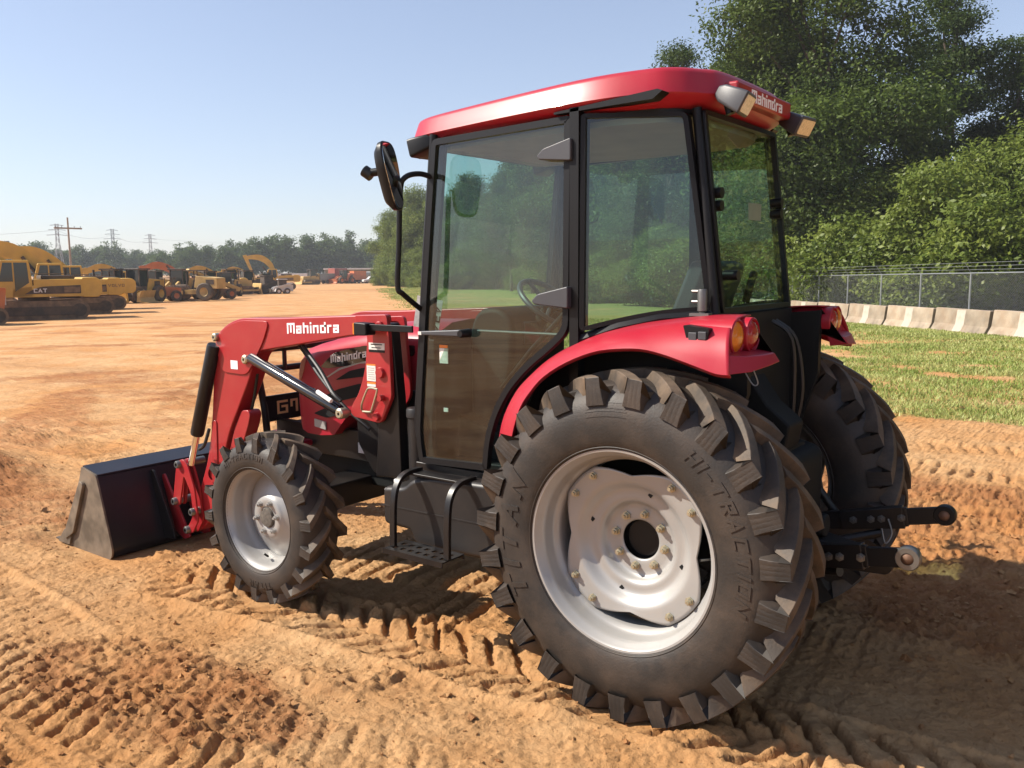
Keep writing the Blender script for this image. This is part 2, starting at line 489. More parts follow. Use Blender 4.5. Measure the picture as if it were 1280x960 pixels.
def track(X, Y, p0, p1, w, pitch, depth, kind='r1', seed=0, fade=.6):
    """height of a wheel or crawler print along a straight run"""
    p0, p1 = np.array(p0), np.array(p1)
    d = p1 - p0; L = np.hypot(*d); d = d / L
    s = (X - p0[0]) * d[0] + (Y - p0[1]) * d[1]
    t = -(X - p0[0]) * d[1] + (Y - p0[1]) * d[0]
    wob = (fbm(s * .8, s * 0 + seed, seed, 2) - .5) * .12
    t = (t + wob) / (w / 2)
    m = sstep(-fade * .5, fade * .5, s) * (1 - sstep(L - fade * .5, L + fade * .5, s))
    if not np.any(m > 0): return 0
    brk = (.6 if kind == 'r1' else .25) + (.4 if kind == 'r1' else .75) * sstep(.36, .54, fbm(X * 2.3, Y * 2.3, seed + 3, 3))
    jit = (fbm(X * 6, Y * 6, seed + 5, 2) - .5) * .5
    at_ = np.abs(t)
    inside = 1 - sstep(.92, 1.06, at_)
    if kind == 'r1':
        off = np.where(t > 0, 0, .5)
        ph = (s + at_ * w * .42) / pitch + off + jit * .35
        fr = np.abs((ph % 1) - .5) * 2
        bar = sstep(.24, .40, fr + (fbm(X * 21, Y * 21, seed + 13, 2) - .5) * .35) * sstep(.02, .10, at_)
    else:
        ph = s / pitch + t * (.5 if kind == 'slant' else .06) + jit * .25
        fr = np.abs((ph % 1) - .5) * 2
        bar = sstep(.22, .40, fr + (fbm(X * 21, Y * 21, seed + 13, 2) - .5) * .4)
    depth = depth * (.95 if kind == 'r1' else .62)
    h = inside * (-depth * .75 + depth * 1.2 * bar * brk * (.8 + .4 * fbm(X * 14, Y * 14, seed + 17, 2)))
    berm = np.exp(-((at_ - 1.14) / .13) ** 2) * depth * .65 * (.4 + fbm(X * 5, Y * 5, seed + 9, 3))
    return m * (h + berm)


TRACKS = [
 ((2.75, .93), (-1.9, .55), .46, .155, .050, 'r1', 11),
 ((2.3, .25), (-.6, .0), .95, .125, .040, 'bar', 12),
 ((3.6, 2.12), (.75, 2.02), .34, .115, .034, 'slant', 13),
 ((4.5, 1.55), (2.45, 1.72), .38, .13, .034, 'slant', 14),
 ((2.1, 1.86), (.0, 1.52), .30, .14, .022, 'slant', 15),
 ((3.4, 2.5), (1.1, 2.48), .34, .12, .030, 'slant', 16),
 ((1.2, -2.6), (-2.2, -3.1), .62, .125, .045, 'bar', 17),
 ((3.0, -4.3), (-2.6, -4.5), .55, .14, .035, 'bar', 18),
 ((1.0, -5.5), (-2.8, -5.6), .45, .14, .03, 'slant', 19),
 ((8.4, 2.0), (4.3, 2.9), .6, .16, .04, 'bar', 20),
 ((14, -1.0), (5.2, -.6), .7, .16, .05, 'slant', 21),
 ((20, -3.5), (9, .3), .8, .2, .05, 'bar', 22),
 ((6.5, -2.2), (13, -8.5), .6, .18, .04, 'bar', 23),
 ((9.0, -3.2), (22, -13.5), .7, .2, .05, 'bar', 24),
]


def axis(lo, hi, step, flo, fhi, glo, ghi):
    mid = list(np.arange(lo, hi + step * .5, step))
    a = []; s = step; p = mid[-1]
    while p < fhi: s *= ghi; p += s; a.append(p)
    b = []; s = step; p = mid[0]
    while p > flo: s *= glo; p -= s; b.append(p)
    return np.array(b[::-1] + mid + a)


ax = axis(-1.6, 3.8, .0102, -500, 900, 1.035, 1.017)
ay = axis(-1.5, 2.75, .0102, -900, 400, 1.017, 1.04)
GX, GY = np.meshgrid(ax, ay, indexing='ij')
GX = GX.ravel(); GY = GY.ravel()
near = (np.abs(GX) < 40) & (np.abs(GY) < 40)
dist = np.hypot(GX, GY)
GZ = H(GX, GY)
nx, ny = GX[near], GY[near]
dn = np.hypot(nx - 1, ny - .5)
red = np.zeros_like(GX)
gm = grass_mask(GX, GY)
# churned patches
pn = fbm(nx * .33 + 4.2, ny * .33 + 1.7, 5, 4)
patch = sstep(.47, .60, pn)
for cx, cy, rx, ry, ang in [(1.75, 1.75, 1.0, .35, .1), (6.6, .9, 1.5, .7, .3), (9.5, -1.6, 3.2, .55, -.55), (12.5, -1.0, 4.5, .6, -.5), (-.6, -3.2, 1.6, .8, .1), (5.2, 2.4, 1.4, .8, .3), (2.3, 2.55, 1.2, .3, .0), (17, -3, 6, .8, -.45), (14, -8, 4, .6, -.6)]:
    u = (nx - cx) * math.cos(ang) + (ny - cy) * math.sin(ang); v = -(nx - cx) * math.sin(ang) + (ny - cy) * math.cos(ang)
    e = np.sqrt((u / rx) ** 2 + (v / ry) ** 2) + (fbm(nx * 1.6, ny * 1.6, 71, 3) - .5) * .9
    patch = np.maximum(patch, 1 - sstep(.7, 1.15, e))
reg_ = sstep(-1.5, 1.5, (np.interp(nx, GE[:, 0], GE[:, 1]) - ny) * .72)
patch = patch * (1 - .8 * reg_)
red[near] = np.clip(patch * .8 + (fbm(nx * .9, ny * .9, 8, 4) - .5) * .8, 0, 1)
z = (fbm(nx * .6, ny * .6, 21, 4) - .5) * .07
z += (fbm(nx * 3.1, ny * 3.1, 22, 5) - .5) * .026
# clods: billowed lumps, thresholded
c1 = 1 - np.abs(2 * fbm(nx * 7, ny * 7, 31, 3) - 1)
c2 = 1 - np.abs(2 * fbm(nx * 17, ny * 17, 33, 3) - 1)
c3 = fbm(nx * 38, ny * 38, 35, 2)
amp = patch * (1 - .8 * gm[near])
c4 = 1 - np.abs(2 * vnoise(nx * 30, ny * 30, 37) - 1)
pv = sstep(.35, .65, fbm(nx * 2.6, ny * 2.6, 39, 3))
z += amp * (sstep(.70, .99, c1) * .018 * pv + sstep(.62, .98, c2) * .020 + sstep(.55, .95, c4) * .010 * pv + (c3 - .5) * .014)
cf = 1 - np.abs(2 * fbm(nx * 24, ny * 24, 93, 3, .65) - 1)
rough_ = sstep(.40, .62, fbm(nx * .7, ny * .7, 95, 3))
z += (sstep(.45, .98, cf) - .4) * (.0022 + .0058 * rough_) * (1 - .7 * gm[near])
z += (1 - amp) * ((c3 - .5) * .004 + sstep(.9, .99, c2) * .009)
lonely = sstep(.80, .92, vnoise(nx * 5.3, ny * 5.3, 91)) * sstep(.5, .62, fbm(nx * .8, ny * .8, 92, 2))
z += lonely * sstep(.3, .9, c2) * .030
for a in TRACKS: z = z + track(nx, ny, *a)
# little heap of soil beside the bucket
hp = np.hypot((nx - 7.0) / 1.0, (ny - .55) / .55)
z += np.exp(-hp ** 2 * 1.3) * .22 * (.75 + .5 * fbm(nx * 4, ny * 4, 55, 3))
hp2 = np.hypot((nx - 6.1) / .8, (ny - 1.35) / .5)
z += np.exp(-hp2 ** 2 * 1.3) * .14 * (.75 + .5 * fbm(nx * 4, ny * 4, 56, 3))
red[near] = np.maximum(red[near], .8 * np.exp(-hp ** 2))
# bed the wheels and the bucket
for wx, wy, rx, ry in [(0, .67, .22, .26), (0, -.67, .22, .26), (2.11, .78, .16, .18), (2.11, -.78, .16, .18)]:
    e = np.sqrt(((nx - wx) / rx) ** 2 + ((ny - wy) / ry) ** 2)
    k = 1 - sstep(.6, 1.3, e)
    z = z * (1 - k) + .006 * k
    z += np.exp(-((e - 1.5) / .3) ** 2) * .018
kb = sstep(3.25, 3.42, nx) * (1 - sstep(4.15, 4.35, nx)) * (1 - sstep(1.0, 1.15, np.abs(ny)))
z = z * (1 - kb) + np.minimum(z, -.012) * kb
GZ[near] += z * (1 - .5 * sstep(18, 38, np.maximum(np.abs(nx), np.abs(ny))))
farn = ~near
GZ[farn] += (fbm(GX[farn] * .08, GY[farn] * .08, 61, 4) - .5) * .25 * sstep(40, 90, dist[farn])
red[farn] = sstep(.5, .7, fbm(GX[farn] * .05, GY[farn] * .05, 65, 4)) * .5
n1, n2 = len(ax), len(ay)
idx = np.arange(n1 * n2).reshape(n1, n2)
Q = np.stack([idx[:-1, :-1].ravel(), idx[1:, :-1].ravel(), idx[1:, 1:].ravel(), idx[:-1, 1:].ravel()], 1)


def ground_material():
    m = bpy.data.materials.new('dirt_and_turf'); m.use_nodes = True
    n = m.node_tree.nodes; l = m.node_tree.links; b = n['Principled BSDF']
    b.inputs['Roughness'].default_value = .92; b.inputs['Specular IOR Level'].default_value = .2
    tc = n.new('ShaderNodeTexCoord')
    def noise(s, d, vec=None, rough=.55):
        t = n.new('ShaderNodeTexNoise'); t.inputs['Scale'].default_value = s; t.inputs['Detail'].default_value = d; t.inputs['Roughness'].default_value = rough
        l.new(vec or tc.outputs['Object'], t.inputs['Vector']); return t.outputs[0]
    def rng(s, a, b_, c, d):
        r_ = n.new('ShaderNodeMapRange'); r_.inputs[1].default_value = a; r_.inputs[2].default_value = b_; r_.inputs[3].default_value = c; r_.inputs[4].default_value = d
        l.new(s, r_.inputs[0]); return r_.outputs[0]
    def mix(f, a, b_):
        x = n.new('ShaderNodeMix'); x.data_type = 'RGBA'
        for s, i in ((f, 0), (a, 6), (b_, 7)):
            if isinstance(s, tuple): x.inputs[i].default_value = s if len(s) == 4 else (*s, 1)
            else: l.new(s, x.inputs[i])
        return x.outputs[2]
    ra = n.new('ShaderNodeAttribute'); ra.attribute_name = 'red'
    ga = n.new('ShaderNodeAttribute'); ga.attribute_name = 'grass'
    # streaks along the way the machines drive
    mp = n.new('ShaderNodeMapping'); mp.inputs['Rotation'].default_value = (0, 0, R(40)); mp.inputs['Scale'].default_value = (.035, .9, 1)
    l.new(tc.outputs['Object'], mp.inputs[0])
    streak = noise(1.0, 7, mp.outputs[0], .6)
    c = mix(rng(noise(.7, 8), .35, .65, 0, 1), (.515, .245, .086), (.60, .375, .188))
    c = mix(rng(noise(9, 8, rough=.7), .40, .66, 0, .55), c, (.38, .19, .072))
    c = mix(rng(streak, .52, .68, 0, .6), c, (.34, .175, .075))
    m2 = n.new('ShaderNodeMath'); m2.operation = 'ADD'; l.new(ra.outputs['Fac'], m2.inputs[0]); l.new(rng(noise(4, 8, rough=.65), .3, .7, -.35, .35), m2.inputs[1])
    c = mix(rng(m2.outputs[0], .25, 1.0, 0, .85), c, (.31, .122, .044))
    c = mix(rng(noise(70, 4, rough=.7), .62, .78, 0, .5), c, (.56, .42, .27))
    g = mix(rng(noise(1.1, 7), .38, .62, 0, 1), (.16, .205, .04), (.28, .29, .085))
    g = mix(rng(noise(14, 6, rough=.7), .45, .7, 0, .6), g, (.30, .28, .10))
    mg = n.new('ShaderNodeMath'); mg.operation = 'MULTIPLY_ADD'; mg.use_clamp = True
    l.new(rng(noise(24, 5, rough=.7), .3, .7, -.5, .5), mg.inputs[0]); mg.inputs[1].default_value = .6; l.new(ga.outputs['Fac'], mg.inputs[2])
    c = mix(rng(mg.outputs[0], .25, .75, 0, 1), c, g)
    l.new(c, b.inputs['Base Color'])
    bp_ = n.new('ShaderNodeBump'); bp_.inputs['Strength'].default_value = .8; bp_.inputs['Distance'].default_value = .02
    l.new(noise(28, 9, rough=.7), bp_.inputs['Height'])
    b2 = n.new('ShaderNodeBump'); b2.inputs['Strength'].default_value = .5; b2.inputs['Distance'].default_value = .09
    l.new(noise(4.5, 8, rough=.6), b2.inputs['Height']); b3 = n.new('ShaderNodeBump'); b3.inputs['Strength'].default_value = .9; b3.inputs['Distance'].default_value = .008
    l.new(noise(130, 6, rough=.75), b3.inputs['Height']); l.new(b3.outputs[0], bp_.inputs['Normal'])
    l.new(bp_.outputs[0], b2.inputs['Normal'])
    l.new(b2.outputs[0], b.inputs['Normal'])
    return m


GM = ground_material()
ground = add_np('ground', np.stack([GX, GY, GZ], 1), Q, GM, smooth=True, attr={'red': red, 'grass': gm})
tag(ground, kind='structure')
_hgrid = GZ.reshape(n1, n2)


def ground_z(x, y):
    i = np.clip(np.searchsorted(ax, x) - 1, 0, n1 - 2); j = np.clip(np.searchsorted(ay, y) - 1, 0, n2 - 2)
    fx = (x - ax[i]) / (ax[i + 1] - ax[i]); fy = (y - ay[j]) / (ay[j + 1] - ay[j])
    return (_hgrid[i, j] * (1 - fx) + _hgrid[i + 1, j] * fx) * (1 - fy) + (_hgrid[i, j + 1] * (1 - fx) + _hgrid[i + 1, j + 1] * fx) * fy


def clods():
    g = np.random.default_rng(12)
    n = 240000
    x = -2.2 + g.random(n) * 9; y = -4.5 + g.random(n) * 7.4
    pp = patch_at(x, y)
    dcam = np.hypot(x - CAM.x, y - CAM.y)
    keep = g.random(n) < (.07 + .40 * pp) * np.clip((3.6 / dcam) ** 2, .06, 1)
    x, y = x[keep], y[keep]
    m = len(x)
    s = .0022 * (1 + g.pareto(2.4, m)); s = np.minimum(s, .020)
    base = np.array([(1, 0, 0), (-1, 0, 0), (0, 1, 0), (0, -1, 0), (0, 0, 1), (0, 0, -1), (.6, .6, .6), (-.6, .6, .6), (.6, -.6, .6), (-.6, -.6, .6)])
    tri = np.array([(6, 0, 2), (6, 2, 4), (6, 4, 0), (7, 2, 1), (7, 4, 2), (7, 1, 4), (8, 3, 0), (8, 4, 3), (8, 0, 4), (9, 1, 3), (9, 3, 4), (9, 4, 1), (5, 2, 0), (5, 1, 2), (5, 3, 1), (5, 0, 3)])
    a = g.random(m) * 6.283
    v = base[None] * (1 + .35 * g.normal(size=(m, 10, 1)))
    v = v * s[:, None, None] * (np.array([1, 1, .75]) * (1 + .25 * g.normal(size=(m, 1, 3))))
    c_, s_ = np.cos(a)[:, None], np.sin(a)[:, None]
    vx = v[..., 0] * c_ - v[..., 1] * s_ + x[:, None]; vy = v[..., 0] * s_ + v[..., 1] * c_ + y[:, None]
    vz = v[..., 2] + (ground_z(x, y) + s * .25)[:, None]
    q = (tri[None] + (np.arange(m) * 10)[:, None, None]).reshape(-1, 3)
    o = add_np('soil_crumbs', np.stack([vx, vy, vz], -1).reshape(-1, 3), q, GM)
    o.data.attributes.new('red', 'FLOAT', 'POINT').data.foreach_set('value', np.repeat((.2 + .6 * g.random(m)), 10).astype(np.float32))
    tag(o, 'loose crumbs and clods of orange soil scattered over the yard', 'soil crumbs', kind='stuff')


def patch_at(x, y):
    i = np.clip(np.searchsorted(ax, x), 0, n1 - 1); j = np.clip(np.searchsorted(ay, y), 0, n2 - 1)
    return np.clip(red.reshape(n1, n2)[i, j] * 1.2, 0, 1)


clods()
# ------------------------------------------------------------------ leaves
def leaf_mat(name, c1, c2, trans=.35):
    m = bpy.data.materials.new(name); m.use_nodes = True
    n = m.node_tree.nodes; l = m.node_tree.links; n.remove(n['Principled BSDF'])
    a = n.new('ShaderNodeAttribute'); a.attribute_name = 'tint'
    x = n.new('ShaderNodeMix'); x.data_type = 'RGBA'; x.inputs[6].default_value = (*c1, 1); x.inputs[7].default_value = (*c2, 1)
    l.new(a.outputs['Fac'], x.inputs[0])
    d = n.new('ShaderNodeBsdfDiffuse'); t = n.new('ShaderNodeBsdfTranslucent'); g = n.new('ShaderNodeBsdfGlossy'); g.inputs['Roughness'].default_value = .45
    l.new(x.outputs[2], d.inputs[0]); l.new(x.outputs[2], t.inputs[0]); g.inputs[0].default_value = (.6, .6, .6, 1)
    s = n.new('ShaderNodeMixShader'); s.inputs[0].default_value = trans
    l.new(d.outputs[0], s.inputs[1]); l.new(t.outputs[0], s.inputs[2])
    s2 = n.new('ShaderNodeMixShader'); s2.inputs[0].default_value = .02
    l.new(s.outputs[0], s2.inputs[1]); l.new(g.outputs[0], s2.inputs[2])
    l.new(s2.outputs[0], n['Material Output'].inputs[0])
    return m


LM = [leaf_mat('oak_leaves', (.038, .066, .014), (.12, .165, .032)), leaf_mat('vine_leaves', (.078, .125, .021), (.225, .265, .052), .4),
      leaf_mat('pine_leaves', (.035, .062, .018), (.085, .12, .03)), leaf_mat('grass_blades', (.22, .29, .06), (.46, .46, .18), .3)]
LM.append(leaf_mat('woodland_leaves', (.040, .078, .024), (.115, .165, .045)))
rng = np.random.default_rng(7)


def leaves(blobs, n, size, seed, cluster=.55, per=55, flat=.35, shell=.55):
    """leaf quads gathered in sprays on and inside ellipsoid masses: returns verts, quads, per-face tint"""
    g = np.random.default_rng(seed)
    B = np.array(blobs, dtype=float)
    wgt = (B[:, 3] * B[:, 4] + B[:, 4] * B[:, 5] + B[:, 3] * B[:, 5]); wgt /= wgt.sum()
    nc = max(1, n // per)
    bi = g.choice(len(B), nc, p=wgt)
    d = g.normal(size=(nc, 3)); d /= np.linalg.norm(d, axis=1)[:, None]
    rr = shell + (1 - shell) * g.random(nc) ** .6
    rr *= 1 + np.clip(.14 * g.normal(size=nc), -.25, .25)
    cc = B[bi, :3] + d * rr[:, None] * B[bi, 3:6]
    ct = g.random(nc)
    cs = cluster * (.6 + .8 * g.random(nc))
    k = np.repeat(np.arange(nc), per)
    p = cc[k] + np.clip(g.normal(size=(len(k), 3)), -1.6, 1.6) * cs[k][:, None] * np.array([1, 1, .55])
    a = g.normal(size=(len(k), 3)); nrm = a / np.linalg.norm(a, axis=1)[:, None]
    out = d[k] * .7 + np.array([0, 0, .8])
    nrm = nrm * .75 + out * flat * 2; nrm /= np.linalg.norm(nrm, axis=1)[:, None]
    t1 = np.cross(nrm, g.normal(size=(len(k), 3))); t1 /= np.linalg.norm(t1, axis=1)[:, None] + 1e-9
    t2 = np.cross(nrm, t1)
    s = size * (.6 + .8 * g.random(len(k)))[:, None]
    v = np.empty((len(k), 4, 3))
    v[:, 0] = p - t1 * s; v[:, 1] = p + t2 * s * .5; v[:, 2] = p + t1 * s; v[:, 3] = p - t2 * s * .5
    tint = np.clip(ct[k] * .65 + g.random(len(k)) * .35, 0, 1)
    return v.reshape(-1, 3), np.arange(len(k) * 4).reshape(-1, 4), tint


def limbs(h, r, blobs, seed, lean=.04):
    g = random.Random(seed); mb = MB()
    top = max(b[2] for b in blobs)
    pts = [Vector((g.uniform(-lean, lean) * h * t, g.uniform(-lean, lean) * h * t, top * t)) for t in (0, .12, .3, .5, .7, .9)]
    pts[0] = Vector((0, 0, -.3))
    mb.tube(smooth_path(pts, 3), [r * (1.25 - .02 if i == 0 else 1) * (1 - .8 * i / 15) for i in range(16)], 8)
    for b in blobs:
        a = pts[0].lerp(pts[-1], min(.85, max(.2, (b[2] - .35 * abs(b[0]) - .35 * abs(b[1])) / top * .8)))
        e = Vector(b[:3]); mid = a.lerp(e, .5) + Vector((g.uniform(-.4, .4), g.uniform(-.4, .4), .3))
        mb.tube(smooth_path([a, mid, e], 3), [r * .38 * (1 - .75 * i / 6) for i in range(7)], 6)
        for q in range(3):
            e2 = e + Vector((g.uniform(-1, 1) * b[3], g.uniform(-1, 1) * b[4], g.uniform(-.2, .8) * b[5])) * .7
            mb.tube([mid.lerp(e, .6), (mid + e2) / 2 + Vector((0, 0, .2)), e2], [r * .16, r * .1, r * .03], 5)
    return mb


def crown_blobs(kind, h, rad, seed):
    g = random.Random(seed); B = []
    if kind == 'broad':
        n = 15
        for i in range(n):
            t = .26 + .70 * (i + .5) / n
            rr = rad * math.sin(min(1, (1.06 - t) * 1.9) * PI / 2) * g.uniform(.45, .85)
            a = g.uniform(0, 2 * PI)
            s = rad * g.uniform(.26, .45)
            B.append((rr * math.cos(a), rr * math.sin(a), t * h, s, s, s * .75))
        B.append((0, 0, h * .6, rad * .45, rad * .45, h * .22))
    elif kind == 'pine':
        n = 13
        for i in range(n):
            t = .42 + .56 * i / (n - 1)
            rr = rad * (1.1 - t) * 1.15 * g.uniform(.5, 1); a = i * 2.4 + g.uniform(-.5, .5)
            s = rad * g.uniform(.28, .42) * (1.35 - t)
            B.append((rr * math.cos(a), rr * math.sin(a), t * h, s, s, s * .55))
    elif kind == 'mound':
        n = 22
        for i in range(n):
            a = g.uniform(0, 2 * PI); q = math.sqrt(g.random()) * rad * .82
            s = rad * g.uniform(.2, .36)
            top = h * math.sqrt(max(.08, 1 - (q / rad) ** 2))
            zz = g.uniform(.25, 1) * top - s * .5
            B.append((q * math.cos(a), q * math.sin(a), max(s * .3, zz), s, s, s * .85))
    return B


def tree_proto(name, kind, h, rad, n, size, lm, seed, trunk_r=.3, cluster=.55, per=55):
    B = crown_blobs(kind, h, rad, seed)
    v, q, t = leaves(B, n, size, seed, cluster, per)
    return (v, q, t, B, lm, trunk_r, h, seed, name)


_pm = {}


def plant(proto, loc, scale, rz, label, cat='tree', group=None, sz=None):
    v, q, t, B, lm, tr, h, seed, name = proto
    key = id(proto)
    root = empty(name, loc, rz)
    root.scale = (scale, scale, sz or scale)
    if key not in _pm:
        c = add_np('crown' if cat == 'tree' else 'foliage', v, q, lm, root, attr={'tint': t})
        k = limbs(h, tr, B, seed).done('trunk' if cat == 'tree' else 'stem', MT['bark'], root, sharp=0)
        _pm[key] = (c, k)
    else:
        for o in _pm[key]:
            d = o.copy(); COL.objects.link(d); d.parent = root
    tag(root, label, cat, group)
    return root


OAK1 = tree_proto('oak_tree', 'broad', 20, 7.0, 105000, .115, LM[0], 101, .38, .72, 150)
OAK2 = tree_proto('oak_tree', 'broad', 18, 6.2, 85000, .115, LM[0], 202, .34, .70, 150)
PINE1 = tree_proto('pine_tree', 'pine', 19, 5.2, 60000, .10, LM[2], 303, .27, .6, 120)
VINE1 = tree_proto('vine_thicket', 'mound', 8.5, 6.5, 115000, .105, LM[1], 404, .16, .46, 90)
VINE2 = tree_proto('vine_thicket', 'mound', 7.0, 6.0, 100000, .105, LM[1], 505, .16, .46, 90)


def P(px, dist):
    p = at(px, dist); p.z = float(ground_z(np.array(p.x), np.array(p.y))) - .1
    return p


plant(OAK1, P(1008, 56), 1.05, 0.4, 'tallest dark leafy tree, its top cut by the picture edge, right of the cab roof')
plant(OAK2, P(950, 66), 1.15, 2.1, 'leafy tree with a pale green crown directly above the rear work lamps of the cab')
plant(PINE1, P(838, 66), .98, 0.6, 'small-topped tree peeping over the middle of the red cab roof')
plant(PINE1, P(1172, 62), 1.02, 2.8, 'dark narrow tree just right of the tallest tree')
plant(OAK2, P(1262, 64), .93, 4.0, 'round-crowned tree at the right edge behind the vine thicket')
plant(OAK1, P(1345, 60), .8, 5.0, 'leafy tree just past the right edge of the vine thicket')
plant(VINE1, P(1065, 51.5), .86, .3, 'low vine-covered thicket right behind the fence next to the rear window', 'thicket')
plant(VINE2, P(1150, 50.0), 1.12, 1.7, 'bright vine-covered thicket at the middle of the fence right of the cab', 'thicket')
plant(VINE1, P(1248, 47.5), 1.08, 3.9, 'tall bright vine-covered thicket nearest the right edge of the photo', 'thicket')
plant(VINE2, P(1350, 45), 1.1, .9, 'vine-covered thicket beyond the last fence post on the right', 'thicket')
plant(VINE1, P(965, 57), .80, 5.0, 'vine-covered thicket seen through the rear window of the cab', 'thicket')
plant(VINE2, P(880, 63), .8, 2.5, 'vine-covered thicket seen through the rear quarter window', 'thicket')
gg = random.Random(5)
GROVE = tree_proto('oak_tree', 'broad', 18, 6.4, 60000, .15, LM[1], 606, .3, .8, 120)
for i, (px, dd, sc, pr_) in enumerate([(905, 76, 1.0, OAK1), (775, 74, .92, OAK2), (800, 92, 1.0, OAK1), (735, 84, .9, OAK1), (700, 98, 1.0, OAK2), (668, 110, .98, OAK1), (640, 124, .95, PINE1), (622, 138, 1.0, OAK2), (596, 148, .95, OAK1), (575, 165, 1.0, OAK2)]):
    plant(pr_, P(px, dd), sc, gg.uniform(0, 6), 'tree of the wooded row seen through the tinted cab glass', group='trees behind the cab glass')
for i, (px, dd, sc, pr_) in enumerate([(552, 172, .98, GROVE), (534, 176, .9, GROVE), (518, 180, 1.08, GROVE), (502, 186, .86, GROVE), (492, 200, .80, GROVE)]):
    plant(pr_, P(px, dd), sc, gg.uniform(0, 6), ['light green leafy tree behind the left edge of the door glass', 'light green tree beside the black mirror tube', 'tallest light green tree behind the black mirror tube', 'light green tree left of the mirror tube at the end of the grass', 'leftmost light green tree of the grove left of the cab'][i], group='trees of the grove left of the cab')

for i in range(16):
    s_ = 0; k = 26.0 + i * 8.5
    for a_, b_ in zip(FENCE, FENCE[1:]):
        L_ = math.dist(a_, b_)
        if k <= L_: break
        k -= L_
    t_ = min(1, k / L_); x_ = a_[0] + (b_[0] - a_[0]) * t_ + 4.5; y_ = a_[1] + (b_[1] - a_[1]) * t_ - 4.5
    if i * 8.5 + 26 < 38: continue
    plant(VINE1 if i % 2 else VINE2, (x_, y_, float(ground_z(np.array(x_), np.array(y_)))), gg.uniform(.62, .85), gg.uniform(0, 6), 'vine-covered thicket along the fence seen through the tinted cab glass', 'thicket', 'thickets behind the cab glass')
for i, (x_, y_, pr_, sc) in enumerate([(-7, -31, OAK1, .95), (-14, -25, OAK2, 1.0), (-20, -17, OAK1, .9), (-27, -9, OAK2, 1.0), (-10, -22, VINE1, 1.0), (-16, -15.5, VINE2, 1.0)]):
    plant(pr_, (x_, y_, float(ground_z(np.array(x_), np.array(y_)))), sc, i * 1.3, ['tree beyond the right edge of the photo mirrored in the rear window', 'vine thicket beyond the right edge of the photo mirrored in the rear window'][i > 3], 'tree' if i < 4 else 'thicket', 'growth beyond the right edge')

for px, dd, sc, lab_ in ((497, 190, .9, 'low leafy thicket at the foot of the grove nearest the lane'), (512, 178, .95, 'low leafy thicket behind the black mirror tube'), (530, 171, .95, 'low leafy thicket behind the left edge of the door glass'), (546, 165, .95, 'low thicket seen through the left part of the door glass'), (560, 157, .95, 'low thicket seen through the door glass under the mirror reflection'), (576, 149, .9, 'low thicket seen through the door glass right of the mirror reflection'), (592, 141, .9, 'low thicket seen through the middle of the door glass')):
    plant(VINE1, P(px, dd), sc, px * .1, lab_, 'thicket')

# far woods: one mass of crowns
FV, FQ, FT = [], [], []
g5 = np.random.default_rng(55)
prot = [leaves(crown_blobs('broad', 16, 5.0, 900 + i), 2600, .42, 900 + i, 1.0, 26) for i in range(4)] + [leaves(crown_blobs('pine', 18, 5.0, 950 + i), 2000, .40, 950 + i, .9, 26) for i in range(3)]
off = 0


def far_row(px0, px1, d0, d1, step, s0, s1, rows=3):
    global off
    px = px0
    while px < px1:
        t = (px - px0) / (px1 - px0)
        for k in range(rows):
            d = d0 + (d1 - d0) * t + k * 13 + g5.uniform(-6, 6)
            p = at(px + g5.uniform(-.5, .5) * step * 1.2, d)
            v, q, tt = prot[g5.integers(len(prot))]
            a = g5.uniform(0, 6.3); s = (s0 + (s1 - s0) * t) * g5.uniform(.8, 1.2)
            sx = s * g5.uniform(.9, 1.25)
            c_, s_ = math.cos(a) * sx, math.sin(a) * sx
            vv = np.stack([v[:, 0] * c_ - v[:, 1] * s_ + p.x, v[:, 0] * s_ + v[:, 1] * c_ + p.y, v[:, 2] * s + p.z - .5], 1)
            FV.append(vv); FQ.append(q + off); FT.append(tt * .8 + .2 * g5.random()); off += len(v)
        px += step


far_row(205, 420, 330, 345, 11, .66, .93)
far_row(410, 505, 350, 330, 11, .93, .9)
far_row(-60, 215, 430, 400, 12, .95, .72)
far_row(-900, -60, 480, 430, 26, 1.0, .95, 2)
wood = add_np('far_woods', np.concatenate(FV), np.concatenate(FQ), LM[4], attr={'tint': np.concatenate(FT)})
tag(wood, 'dark green wooded skyline far across the dirt yard', 'woods', kind='stuff')

